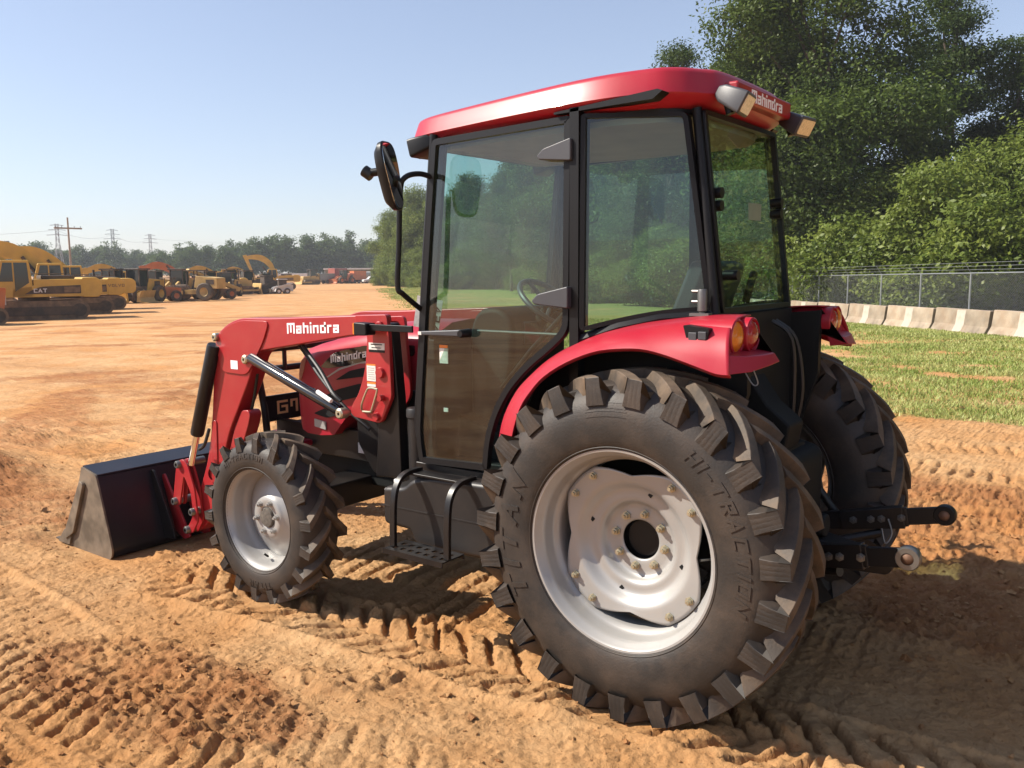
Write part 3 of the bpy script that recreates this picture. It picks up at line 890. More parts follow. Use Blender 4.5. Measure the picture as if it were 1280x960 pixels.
# grass blades
def grass():
    g = np.random.default_rng(3)
    n = 560000
    # denser near: sample along view-side area between edge and fence
    u = g.random(n) ** 1.7; d = 7.5 + u * 34
    a = azi(1500) + (azi(700) - azi(1500)) * g.random(n)
    x = CAM.x + d * np.cos(a); y = CAM.y + d * np.sin(a)
    keep = g.random(n) < (grass_mask(x, y) - .27) * .85
    x, y, d = x[keep], y[keep], d[keep]
    n2_ = 60000
    d2 = 35 + g.random(n2_) * 120; a2 = azi(560) + (azi(465) - azi(560)) * g.random(n2_)
    x2 = CAM.x + d2 * np.cos(a2); y2 = CAM.y + d2 * np.sin(a2)
    k2 = g.random(n2_) < grass_mask(x2, y2)
    x = np.concatenate([x, x2[k2]]); y = np.concatenate([y, y2[k2]]); d = np.concatenate([d, d2[k2]])
    m = len(x)
    z0 = ground_z(x, y)
    h = (.025 + .04 * g.random(m)) * (.7 + .6 * fbm(x * .8, y * .8, 77, 3)) * (1 + d * .010)
    wd = .004 + .0007 * d
    th = g.random(m) * 6.283
    lx, ly = g.normal(size=m) * .5 * h, g.normal(size=m) * .5 * h
    v = np.empty((m, 3, 3))
    v[:, 0] = np.stack([x - np.cos(th) * wd, y - np.sin(th) * wd, z0 - .01], 1)
    v[:, 1] = np.stack([x + np.cos(th) * wd, y + np.sin(th) * wd, z0 - .01], 1)
    v[:, 2] = np.stack([x + lx, y + ly, z0 + h], 1)
    t = np.clip(fbm(x * 1.2, y * 1.2, 78, 3) * 1.4 - .4 + g.random(m) * .4, 0, 1)
    o = add_np('grass', v.reshape(-1, 3), np.arange(m * 3).reshape(-1, 3), LM[3], attr={'tint': t})
    tag(o, 'short patchy green turf between the dirt yard and the fence', 'grass', kind='stuff')


grass()

# ------------------------------------------------------------------ fence and barriers
def poly_at(pts, s):
    for a, b in zip(pts, pts[1:]):
        L = math.dist(a, b)
        if s <= L or b is pts[-1]:
            t = s / L
            return (a[0] + (b[0] - a[0]) * t, a[1] + (b[1] - a[1]) * t), math.atan2(b[1] - a[1], b[0] - a[0])
        s -= L


def gz(x, y): return float(H(np.array(x), np.array(y)))


def chain_mat():
    m = bpy.data.materials.new('chain_link'); m.use_nodes = True
    n = m.node_tree.nodes; l = m.node_tree.links; b = n['Principled BSDF']
    b.inputs['Base Color'].default_value = (.40, .41, .41, 1); b.inputs['Metallic'].default_value = .4; b.inputs['Roughness'].default_value = .5
    a = n.new('ShaderNodeAttribute'); a.attribute_name = 'run'
    h = n.new('ShaderNodeAttribute'); h.attribute_name = 'rise'
    outs = []
    for s in (1, -1):
        m1 = n.new('ShaderNodeMath'); m1.operation = 'MULTIPLY_ADD'; m1.inputs[1].default_value = s
        l.new(h.outputs['Fac'], m1.inputs[0]); l.new(a.outputs['Fac'], m1.inputs[2])
        m2 = n.new('ShaderNodeMath'); m2.operation = 'DIVIDE'; m2.inputs[1].default_value = .085; l.new(m1.outputs[0], m2.inputs[0])
        m3 = n.new('ShaderNodeMath'); m3.operation = 'FRACT'; l.new(m2.outputs[0], m3.inputs[0])
        m4 = n.new('ShaderNodeMath'); m4.operation = 'LESS_THAN'; m4.inputs[1].default_value = .048; l.new(m3.outputs[0], m4.inputs[0]); outs.append(m4.outputs[0])
    mx = n.new('ShaderNodeMath'); mx.operation = 'MAXIMUM'; l.new(outs[0], mx.inputs[0]); l.new(outs[1], mx.inputs[1])
    l.new(mx.outputs[0], b.inputs['Alpha'])
    return m


fence = empty('chain_link_fence', (*FENCE[0], 0))
inv = Vector((FENCE[0][0], FENCE[0][1], 0))
tag(fence, 'galvanised chain-link fence with barbed wire behind the concrete barriers', 'fence')
total = sum(math.dist(a, b) for a, b in zip(FENCE, FENCE[1:]))
CH, RV, RQ, run, rise = 2.02, [], [], [], []
s = 0.0; k = 0
rail, wires = [], [[], [], []]
off_n = 1.15
while s < total:
    (x, y), a = poly_at(FENCE, s)
    nx_, ny_ = math.sin(a), -math.cos(a)   # behind the barriers
    nx_, ny_ = -nx_, -ny_
    if ny_ > 0: nx_, ny_ = -nx_, -ny_
    px_, py_ = x + nx_ * off_n - inv.x, y + ny_ * off_n - inv.y
    z0 = gz(x, y)
    rail.append((px_, py_, z0 + CH))
    if k < 40:
        mb = MB().cyl((px_, py_, z0 - .3), (px_, py_, z0 + CH + .03), .034, 10)
        mb.tube([(px_, py_, z0 + CH), (px_ - nx_ * .26, py_ - ny_ * .26, z0 + CH + .36)], .016, 6)
        mb.done('post', MT['galv'], fence)
    for q in range(3):
        f_ = (q + 1) / 3
        wires[q].append((px_ - nx_ * .26 * f_, py_ - ny_ * .26 * f_, z0 + CH + .36 * f_))
    RV += [(px_, py_, z0), (px_, py_, z0 + CH)]; run += [s, s]; rise += [0, CH]
    s += 2.95; k += 1
for i in range(len(RV) // 2 - 1): RQ.append((2 * i, 2 * i + 2, 2 * i + 3, 2 * i + 1))
add_np('wire_mesh', np.array(RV), np.array(RQ), chain_mat(), fence, attr={'run': np.array(run), 'rise': np.array(rise)})
MB().tube(rail, .024, 8).done('top_rail', MT['galv'], fence)
for q in range(3): MB().tube(wires[q], .007, 5).done('barbed_wire', MT['galv'], fence)

JP = [(-.30, 0), (-.30, .07), (-.17, .30), (-.105, .83), (.105, .83), (.17, .30), (.30, .07), (.30, 0)]
def barrier_mesh():
    mb = MB(); L = 2.9
    nseg = 2
    rings = [[(y, -L / 2 + L * i / nseg, z_) for y, z_ in JP] for i in range(nseg + 1)]
    mb.loft(rings); return mb
cm = MT['concrete'].node_tree
oi = cm.nodes.new('ShaderNodeObjectInfo'); mr_ = cm.nodes.new('ShaderNodeMapRange'); mr_.inputs[3].default_value = .85; mr_.inputs[4].default_value = 1.15
cm.links.new(oi.outputs['Random'], mr_.inputs[0])
pb_ = cm.nodes['Principled BSDF']; src_ = pb_.inputs['Base Color'].links[0].from_socket
sc_ = cm.nodes.new('ShaderNodeVectorMath'); sc_.operation = 'SCALE'
cm.links.new(src_, sc_.inputs[0]); cm.links.new(mr_.outputs[0], sc_.inputs[3]); cm.links.new(sc_.outputs[0], pb_.inputs['Base Color'])
bar0 = barrier_mesh().done('concrete_barrier', MT['concrete'], None, sharp=20, bevel=.025)
pj = [(-.304, .065), (-.1745, .30), (-.1095, .80)]
rev = [(.304, .065), (.1745, .30), (.1095, .80)]
pm = MB()
for prof in (pj, rev): pm.loft([[(y, -.23, z_) for y, z_ in prof], [(y, .23, z_) for y, z_ in prof]], closed=False)
pat0 = pm.done('white_patch', mat('whitewash', (.42, .375, .315), .8, var=.12, scale=5, dust=.25, dscale=4), bar0)
s = 1.0; k = 0
names = ['concrete barrier with a white painted patch, at the far right end of the row', 'dark stained concrete barrier with a white patch, first whole one from the right edge', 'streaky tan concrete barrier with a white patch in the middle of the row', 'rust-tinged concrete barrier with a white patch nearest the right fender lamp']
lit = [7, 8, 9, 10]
while s < 118:
    (x, y), a = poly_at(FENCE, s)
    o, c = (bar0, pat0) if k == 0 else (bar0.copy(), pat0.copy())
    if k: COL.objects.link(o); COL.objects.link(c); c.parent = o
    o.location = (x, y, gz(x, y) - .03); o.rotation_euler = (0, 0, a - PI / 2 + random.Random(k).uniform(-.03, .03))
    lab = 'concrete highway barrier with a white patch, in the row along the fence behind the tractor'
    if k in lit: lab = names[k - 7]
    tag(o, lab, 'barrier', 'concrete barriers along the fence')
    s += 3.02; k += 1


# ================================================================== TRACTOR
T = empty('tractor', (0, 0, 0))
tag(T, 'red compact farm tractor with glazed cab, front loader and black bucket, standing on orange dirt', 'tractor')
RED, LRED, BLK = MT['red'], MT['loader_red'], MT['black']


def carcass(rt, bead, hw):
    S = [(0, .79), (.04, .86), (.10, .925), (.2, .968), (.32, .992), (.48, 1.0), (.60, .978), (.70, .935), (.79, .865), (.865, .77), (.92, .66), (.965, .48), (.985, .3), (1, 0)]
    pr_ = [(bead + (rt - bead) * u, hw * s) for u, s in S]
    return pr_ + [(r_, -y) for r_, y in reversed(pr_[:-1])]


def side_y(rt, bead, hw, r_):
    p = carcass(rt, bead, hw)[:13]
    return float(np.interp(r_, [q[0] for q in p], [q[1] for q in p]))


UC = [-1, -.56, -.5, -.44, -.06, 0, .06, .44, .5, .56, 1]


def tyre(parent, Rr, bead, hw, n, lugh, c=0.0, phase=0.0):
    rt = Rr - lugh; k = Rr / .677
    mb = MB().lathe(carcass(rt, bead, hw), 120, (0, c, 0))
    # moulded rings on the sidewall
    nf0 = len(mb.f)
    for rr in (bead + .012 * k, bead + .026 * k):
        for sg in (1, -1):
            y0 = side_y(rt, bead, hw, rr)
            mb.lathe([(rr - .004, (y0 - .004) * sg + 0), (rr - .002, (y0 + .0025) * sg), (rr + .002, (y0 + .003) * sg), (rr + .004, (y0 - .003) * sg)], 96, (0, c, 0))
    nf1 = len(mb.f); nose = []
    cpts = sorted([(y_, r_) for r_, y_ in carcass(rt, bead, hw)[5:13]]); cy_ = [q[0] for q in cpts]; cr_ = [q[1] for q in cpts]
    D = .34 * hw / .19 * (.677 / Rr)
    for sg in (1, -1):
        for i in range(n):
            ph0 = 2 * PI * (i + (0 if sg > 0 else .5)) / n + phase
            rows = []
            g = random.Random(i * 7 + (sg > 0) + n)
            for s in (0, .12, .3, .5, .7, .87, 1.0):
                y = hw * (-.07 + 1.05 * s); ph = ph0 + D * (s ** .88)
                top = Rr - .016 * k * (y / hw) ** 2
                base = float(np.interp(min(abs(y), hw * .78), cy_, cr_)) - .010 * k
                wt = (.0155 + .007 * s) * k * 1.4; wb = wt + (.011 + .014 * s) * k; yb = min(y, side_y(rt, bead, hw, base) - .008) if s > .6 else y
                if s == 0: top -= .004 * k
                rows.append([(ph, base, yb, -wb)] + [(ph, top, y, u * wt) for u in UC] + [(ph, base, yb, wb)])
            sh = ph0 + D
            for y, rf, wt, add_, gr in ((1.0, .972, .0322, .024, .0004), (1.012, .925, .034, .020, .0008), (1.006, .87, .038, .008, .0)):
                r_ = rt * rf
                rows.append([(sh, r_, side_y(rt, bead, hw, r_) - .012, -(wt + add_) * k)] + [(sh, r_, hw * y - (gr if abs(abs(u) - .5) < .01 or u == 0 else 0), u * wt * k) for u in UC] + [(sh, r_, side_y(rt, bead, hw, r_) - .012, (wt + add_) * k)])
            V = []
            for row in rows:
                for ph, r_, y, wv in row:
                    a = ph + wv / r_
                    V.append((-r_ * math.sin(a), c + sg * y, r_ * math.cos(a)))
            m = len(UC) + 2; F = []
            for a in range(len(rows) - 1):
                for b in range(m - 1): F.append((a * m + b, a * m + b + 1, (a + 1) * m + b + 1, (a + 1) * m + b))
            F.append(tuple(range(m)))
            nose.append((len(mb.f) + (len(rows) - 4) * (m - 1), len(mb.f) + (len(rows) - 1) * (m - 1)))
            mb.put(V, F)
    o = mb.done('tyre', MT['tyre'], parent, sharp=28)
    o.data.materials.append(MT['lug'])
    bv = o.modifiers.new('bevel', 'BEVEL'); bv.width = .0035 * k; bv.segments = 2; bv.limit_method = 'ANGLE'; bv.angle_limit = R(38)
    idx_ = np.zeros(len(o.data.polygons), dtype=np.int32); idx_[nf1:] = 1
    for a_, b_ in nose: idx_[a_:b_] = 0
    o.data.polygons.foreach_set('material_index', idx_)
    return o


def bolt(parent, p, r_, h, name='wheel_bolt', m=None):
    mb = MB().lathe([(0.0, h), (r_ * .55, h), (r_ * .6, h * .72), (r_, h * .7), (r_, h * .15), (r_ * 1.35, h * .14), (r_ * 1.35, -.004)], 6, p)
    return mb.done(name, m or MT['zinc'], parent, sharp=30)


def polar_map(rad, ph0, dirn=1, yfun=None):
    def f(u, v, wv):
        r_ = rad + v; a = ph0 + dirn * u / rad
        return (-r_ * math.sin(a), yfun(r_) + wv, r_ * math.cos(a))
    return f


def rear_wheel(side):
    wp = empty('rear_wheel', (0, .675 * side, .677), 0, T)
    wp.scale = (1, side, 1)
    Rr, bead, hw = .677, .372, .188
    tyre(wp, Rr, bead, hw, 23, .036, 0, .05 if side > 0 else .12)
    prof = [(.384, .150), (.391, .156), (.393, .163), (.389, .169), (.381, .168), (.374, .160), (.370, .148), (.362, .140), (.356, .120), (.353, .085), (.345, .070), (.333, .060), (.329, .04), (.329, -.02), (.335, -.05), (.353, -.075), (.36, -.13), (.374, -.158), (.39, -.165)]
    rim = MB().lathe(prof, 96).done('rim', MT['rim'], wp, sharp=40)
    # pressed disc with four lobes
    mb = MB(); NP, NR = 144, 26
    cr = [.078, .083, .088, .10, .12, .138, .146, .153, .160, .168, .176, .186, .20, .212, .222, .232, .242, .252, .26]
    cy = [-.020, -.016, -.015, -.015, -.015, -.015, -.011, .002, .014, .020, .022, .022, .022, .026, .036, .048, .057, .061, .062]
    ring = []
    for k in range(NP):
        a = 2 * PI * k / NP
        psi = abs(((a - PI / 4 + PI / 4) % (PI / 2)) - PI / 4)      # 0 at the corner, 45 deg at the waist
        psi = abs((a % (PI / 2)) - PI / 4)
        lobe = 1 - min(1, max(0, (psi - R(15)) / R(30)))
        redge = .270 + (.329 - .270) * lobe ** 1.25
        row = []
        for r_, y_ in zip(cr, cy): row.append((r_, y_))
        for q in range(1, 6):
            row.append((.26 + (redge - .26) * q / 5, .062 + .003 * q / 5))
        ring.append([(-r_ * math.sin(a), y_, r_ * math.cos(a)) for r_, y_ in row])
    m = len(ring[0])
    V = [p for row in ring for p in row]
    F = [(k * m + i, ((k + 1) % NP) * m + i, ((k + 1) % NP) * m + i + 1, k * m + i + 1) for k in range(NP) for i in range(m - 1)]
    add('wheel_disc', V, F, MT['rim'], wp, sharp=50, solid=.008)
    hubm = MB().lathe([(.0, -.045), (.07, -.045), (.074, -.05), (.095, -.055), (.16, -.06), (.17, -.12), (.12, -.2), (.12, -.4), (0, -.4)], 40).done('hub', MT['trim'], wp)
    if side > 0:
        for k in range(8):
            a = 2 * PI * (k + .22) / 8
            bolt(wp, (-.108 * math.sin(a), -.014, .108 * math.cos(a)), .0135, .030)
        for k in range(4):
            for da in (-.19, .19):
                a = PI / 4 + k * PI / 2 + da
                bolt(wp, (-.300 * math.sin(a), .065, .300 * math.cos(a)), .0125, .024)
        for k in range(4):
            a = PI * .5 * k + .30
            d = MB().box(-.008, .008, -.001, .002, -.008, .008, Matrix.Translation((-.205 * math.sin(a), .0235, .205 * math.cos(a))) @ Matrix.Rotation(a + .5, 4, 'Y'))
            d.done('square_hole', MT['dark'], wp, sharp=0)
        ymap = lambda r_: side_y(Rr - .036, bead, hw, min(r_, .61))
        lettering('tyre_lettering', 'TITAN', polar_map(.455, R(238), 1, ymap), .085, MT['tyre'], wp, sw=.22, gap=.42, thick=.004, slant=.18, subdiv=3)
        lettering('tyre_lettering', 'HI-TRACTION', polar_map(.475, R(34), 1, ymap), .052, MT['tyre'], wp, sw=.2, gap=.33, thick=.0036, slant=.2, subdiv=3)
        # moulded size panel near the top
        pm_ = MB()
        for rr, w_ in ((.545, .1), (.515, .09)):
            f = polar_map(rr, R(-8), 1, ymap)
            L = .17; n_ = 14
            for v0, v1 in ((0, .003), (.02, .023)):
                for i in range(n_):
                    u0, u1 = L * i / n_ - .06, L * (i + 1) / n_ - .06
                    pm_.put([f(u0, v0, .002), f(u1, v0, .002), f(u1, v1, .002), f(u0, v1, .002)], [(0, 1, 2, 3)])
        pm_.done('moulded_panel', MT['tyre'], wp, sharp=0)
        MB().tube([(-.33 * math.sin(R(92)), -.02, .33 * math.cos(R(92))), (-.28 * math.sin(R(92)), .05, .28 * math.cos(R(92)))], .005, 8).done('valve', MT['steel'], wp)
    return wp


def front_wheel(side):
    wp = empty('front_wheel', (2.112, .778 * side, .448), 0, T)
    wp.scale = (1, side, 1)
    Rr, bead, hw = .448, .262, .122
    tyre(wp, Rr, bead, hw, 18, .029, 0, .1)
    prof = [(.270, .088), (.276, .094), (.277, .100), (.272, .105), (.265, .102), (.260, .092), (.252, .085), (.247, .06), (.243, .02), (.236, .0), (.225, -.015), (.222, -.06), (.24, -.085), (.262, -.096), (.277, -.1)]
    MB().lathe(prof, 80).done('rim', MT['rim'], wp, sharp=40)
    dp = [(.223, -.03), (.215, -.026), (.20, -.018), (.175, -.004), (.15, .010), (.125, .022), (.113, .030), (.108, .036), (.085, .037), (.06, .037), (.056, .034)]
    MB().lathe(dp, 64).done('wheel_disc', MT['rim'], wp, sharp=50)
    MB().lathe([(.0, .050), (.03, .050), (.048, .047), (.053, .040), (.054, .03)], 32).done('hub_cap', mat('hub_cap_grime', (.10, .085, .07), .8, var=.4, scale=60) if side > 0 else MT['trim'], wp)
    if side > 0:
        for k in range(6):
            a = 2 * PI * (k + .35) / 6
            bolt(wp, (-.082 * math.sin(a), .037, .082 * math.cos(a)), .012, .028, m=MT['rim'])
        ymap = lambda r_: side_y(Rr - .029, bead, hw, min(r_, .40))
        lettering('tyre_lettering', 'HI-TRACTION', polar_map(.325, R(-42), 1, ymap), .030, MT['tyre'], wp, sw=.18, gap=.33, thick=.002, subdiv=3)
        lettering('tyre_lettering', 'TITAN', polar_map(.325, R(160), 1, ymap), .032, MT['tyre'], wp, sw=.18, gap=.4, thick=.002, subdiv=3)
        MB().tube([(-.225 * math.sin(R(188)), .02, .225 * math.cos(R(188))), (-.2 * math.sin(R(188)), .05, .2 * math.cos(R(188)))], .006, 8).done('valve', MT['trim'], wp)
    return wp


for sd_ in (1, -1):
    rear_wheel(sd_); front_wheel(sd_)

# --- chassis and driveline
ch = MB()
ch.prism(round_poly([(-.42, .55), (-.42, .95), (.15, 1.05), (.6, .95), (1.3, .86), (1.3, .45), (.3, .42)], .06), -.24, .24)
ch.box(1.3, 2.75, -.16, .16, .50, .80)
ch.cyl((0, -.56, .677), (0, .56, .677), .115, 28)
ch.prism([(.9, .60), (1.35, .55), (1.6, .70), (1.6, .98), (1.35, 1.05), (.95, .95)], -.33, .33)
ch.done('transmission_housing', MT['dark'], T, bevel=.012)
MB().prism(round_poly([(1.36, .62), (1.78, .64), (1.9, .80), (1.9, .96), (1.62, 1.0), (1.5, 1.12), (1.36, 1.1)], .03), .25, .36).done('loader_mount', BLK, T, bevel=.008)
MB().prism(round_poly([(1.36, .62), (1.78, .64), (1.9, .80), (1.9, .96), (1.62, 1.0), (1.5, 1.12), (1.36, 1.1)], .03), -.36, -.25).done('loader_mount', BLK, T, bevel=.008)
MB().box(1.7, 2.75, .19, .235, .66, .83).done('side_rail', BLK, T, bevel=.006)
MB().box(1.7, 2.75, -.235, -.19, .66, .83).done('side_rail', BLK, T, bevel=.006)
fa = MB()
fa.prism([(2.0, .42), (2.0, .56), (2.22, .56), (2.22, .42)], -.56, .56)
fa.lathe([(0, .68), (.085, .68), (.11, .62), (.12, .55), (.10, .50), (.085, .46)], 24, (2.112, 0, .448))
fa.lathe([(0, -.68), (.085, -.68), (.11, -.62), (.12, -.55), (.10, -.50), (.085, -.46)], 24, (2.112, 0, .448))
fa.done('front_axle', BLK, T, bevel=.01)
MB().box(1.75, 1.83, .27, .33, .84, 1.02).done('oil_filter', MT['steel'], T, bevel=.02)
MB().box(1.93, 2.02, .238, .245, .705, .765).done('serial_plate', MT['label'], T, bevel=.001)
for x_, z_ in ((1.62, .67), (1.62, .62), (1.69, .56)): bolt(T, (x_, .345, z_), .014, .02, 'mount_bolt', MT['white'])
for k in range(4):
    MB().tube(smooth_path([(1.30, .25 + .03 * k, .92 - .05 * k), (1.5, .40, .80 - .04 * k), (1.75, .30, .70 + .05 * k), (2.1, .2, .78)], 5), .013, 8).done('hydraulic_hose', MT['hose'], T)
MB().tube(smooth_path([(1.62, .36, .88), (1.52, .40, .90), (1.47, .41, .86), (1.5, .40, .83)], 5), .009, 8).done('hydraulic_hose', MT['steel'], T)
# air cleaner / exhaust tube beside the cab step
MB().lathe([(0, 1.06), (.047, 1.06), (.052, 1.05), (.052, 1.015), (.044, 1.01), (.042, .66)], 28, (1.325, .50, 0), 'z').done('breather_tube', MT['plastic'], T)

# --- hood
hd = MB()
def hood_ring(x, hw_, zb, zs, zt):
    pts = [(hw_ * .97, zb), (hw_, zb + (zs - zb) * .4), (hw_, zs - .06), (hw_ * .95, zs - .015), (hw_ * .82, zs + .03), (hw_ * .5, zt - .012), (0, zt)]
    full = pts + [(-y, z_) for y, z_ in reversed(pts[:-1])]
    return [(x, y, z_) for y, z_ in full]
rings = [hood_ring(1.38, .315, .95, 1.385, 1.47), hood_ring(1.62, .315, 1.0, 1.39, 1.465), hood_ring(1.9, .31, .97, 1.365, 1.435), hood_ring(2.05, .307, .915, 1.335, 1.405), hood_ring(2.16, .304, .80, 1.31, 1.375), hood_ring(2.28, .30, .785, 1.285, 1.34), hood_ring(2.40, .292, .785, 1.25, 1.295), hood_ring(2.455, .282, .80, 1.215, 1.25), hood_ring(2.49, .262, .83, 1.15, 1.18), hood_ring(2.50, .235, .85, 1.10, 1.125)]
hd.loft(rings)
hood = hd.done('hood', RED, T, sharp=50)
def hood_panel(name, pts, m, d=.004, r_=.02):
    """thin panel lying on the left flank of the hood"""
    pp = round_poly(pts, r_)
    n = len(pp)
    def yy(x): return float(np.interp(x, [1.38, 1.62, 1.9, 2.05, 2.16, 2.28, 2.40, 2.455], [.315, .315, .31, .307, .304, .30, .292, .282]))
    v = [(x, yy(x) - .02, z_) for x, z_ in pp] + [(x, yy(x) + d, z_) for x, z_ in pp]
    f = [tuple(range(n)), tuple(range(2 * n - 1, n - 1, -1))] + [(i, (i + 1) % n, n + (i + 1) % n, n + i) for i in range(n)]
    return add(name, v, f, m, hood, sharp=30)
hood_panel('decal_panel', [(1.50, 1.345), (1.88, 1.325), (2.12, 1.275), (2.20, 1.22), (2.245, 1.185), (2.18, 1.183), (2.02, 1.205), (1.88, 1.24), (1.5, 1.29)], MT['glossblack'])
hood_panel('vent', [(2.122, 1.119), (2.0, 1.18), (1.894, 1.203), (1.55, 1.24), (1.55, 1.17), (1.90, 1.154)], MT['dark'], .003)
hood_panel('vent', [(2.30, .988), (2.1, 1.07), (1.925, 1.114), (1.55, 1.14), (1.55, 1.06), (1.941, 1.04), (2.1, 1.0)], MT['dark'], .003)
hood_panel('vent', [(2.325, .911), (2.2, .958), (2.10, .96), (2.08, .93), (2.206, .895)], MT['dark'], .003)
hood_panel('chrome_strip', [(1.55, 1.262), (1.92, 1.225), (2.08, 1.18), (2.21, 1.118), (2.215, 1.123), (2.085, 1.189), (1.92, 1.236), (1.55, 1.273)], MT['rim'], .003, .003)
hood_panel('specification_label', [(2.22, .825), (2.32, .835), (2.32, .88), (2.22, .87)], MT['rim'], .002, .004)
hood_panel('specification_label', [(2.30, 1.035), (2.37, 1.025), (2.37, 1.05), (2.30, 1.06)], MT['rim'], .002, .004)
hood_panel('headlight', [(2.37, 1.235), (2.42, 1.215), (2.45, 1.13), (2.435, 1.09), (2.40, 1.15)], MT['chrome'], .006, .012)
lettering('hood_lettering', 'Mahindra', lambda u, v, wv: (2.15 - u * .93, .3095 + wv + u * .028, 1.214 + v + u * .16), .044, MT['white'], hood, sw=.21, gap=.22)
MB().loft([hood_ring(2.499, .225, .86, 1.085, 1.11), hood_ring(2.506, .21, .87, 1.07, 1.09)]).done('grille', MT['dark'], hood)
# red valance under the nose, seen between hood and wheel
MB().box(2.42, 2.86, -.30, .30, .70, .735).done('front_bumper', RED, T, bevel=.01)
MB().box(2.62, 2.86, -.33, .33, .50, .70).done('front_weight_bracket', BLK, T, bevel=.02)

# --- grille guard
gx_ = 2.76
gm_ = MB()
for s_ in (1, -1):
    gm_.tube(smooth_path([(gx_ - .02, .31 * s_, .70), (gx_, .31 * s_, .90), (gx_ + .05, .305 * s_, 1.12), (gx_ + .02, .30 * s_, 1.26)], 6), .022, 10)
gm_.cyl((gx_ + .02, -.31, 1.26), (gx_ + .02, .31, 1.26), .022, 10)
gm_.cyl((gx_ + .05, -.31, 1.13), (gx_ + .05, .31, 1.13), .020, 10)
gm_.cyl((gx_ + .03, .12, 1.12), (gx_ + .03, .12, 1.28), .014, 8)
guard = gm_.done('grille_guard', BLK, T)
MB().box(gx_ - .012, gx_ + .004, -.31, .31, .815, .975).done('name_plate', BLK, guard, bevel=.003)
lettering('plate_lettering', 'G7b', lambda u, v, wv: (gx_ - .013 - wv, .225 - u, .855 + v), .082, MT['gold'], guard, sw=.2, gap=.25)

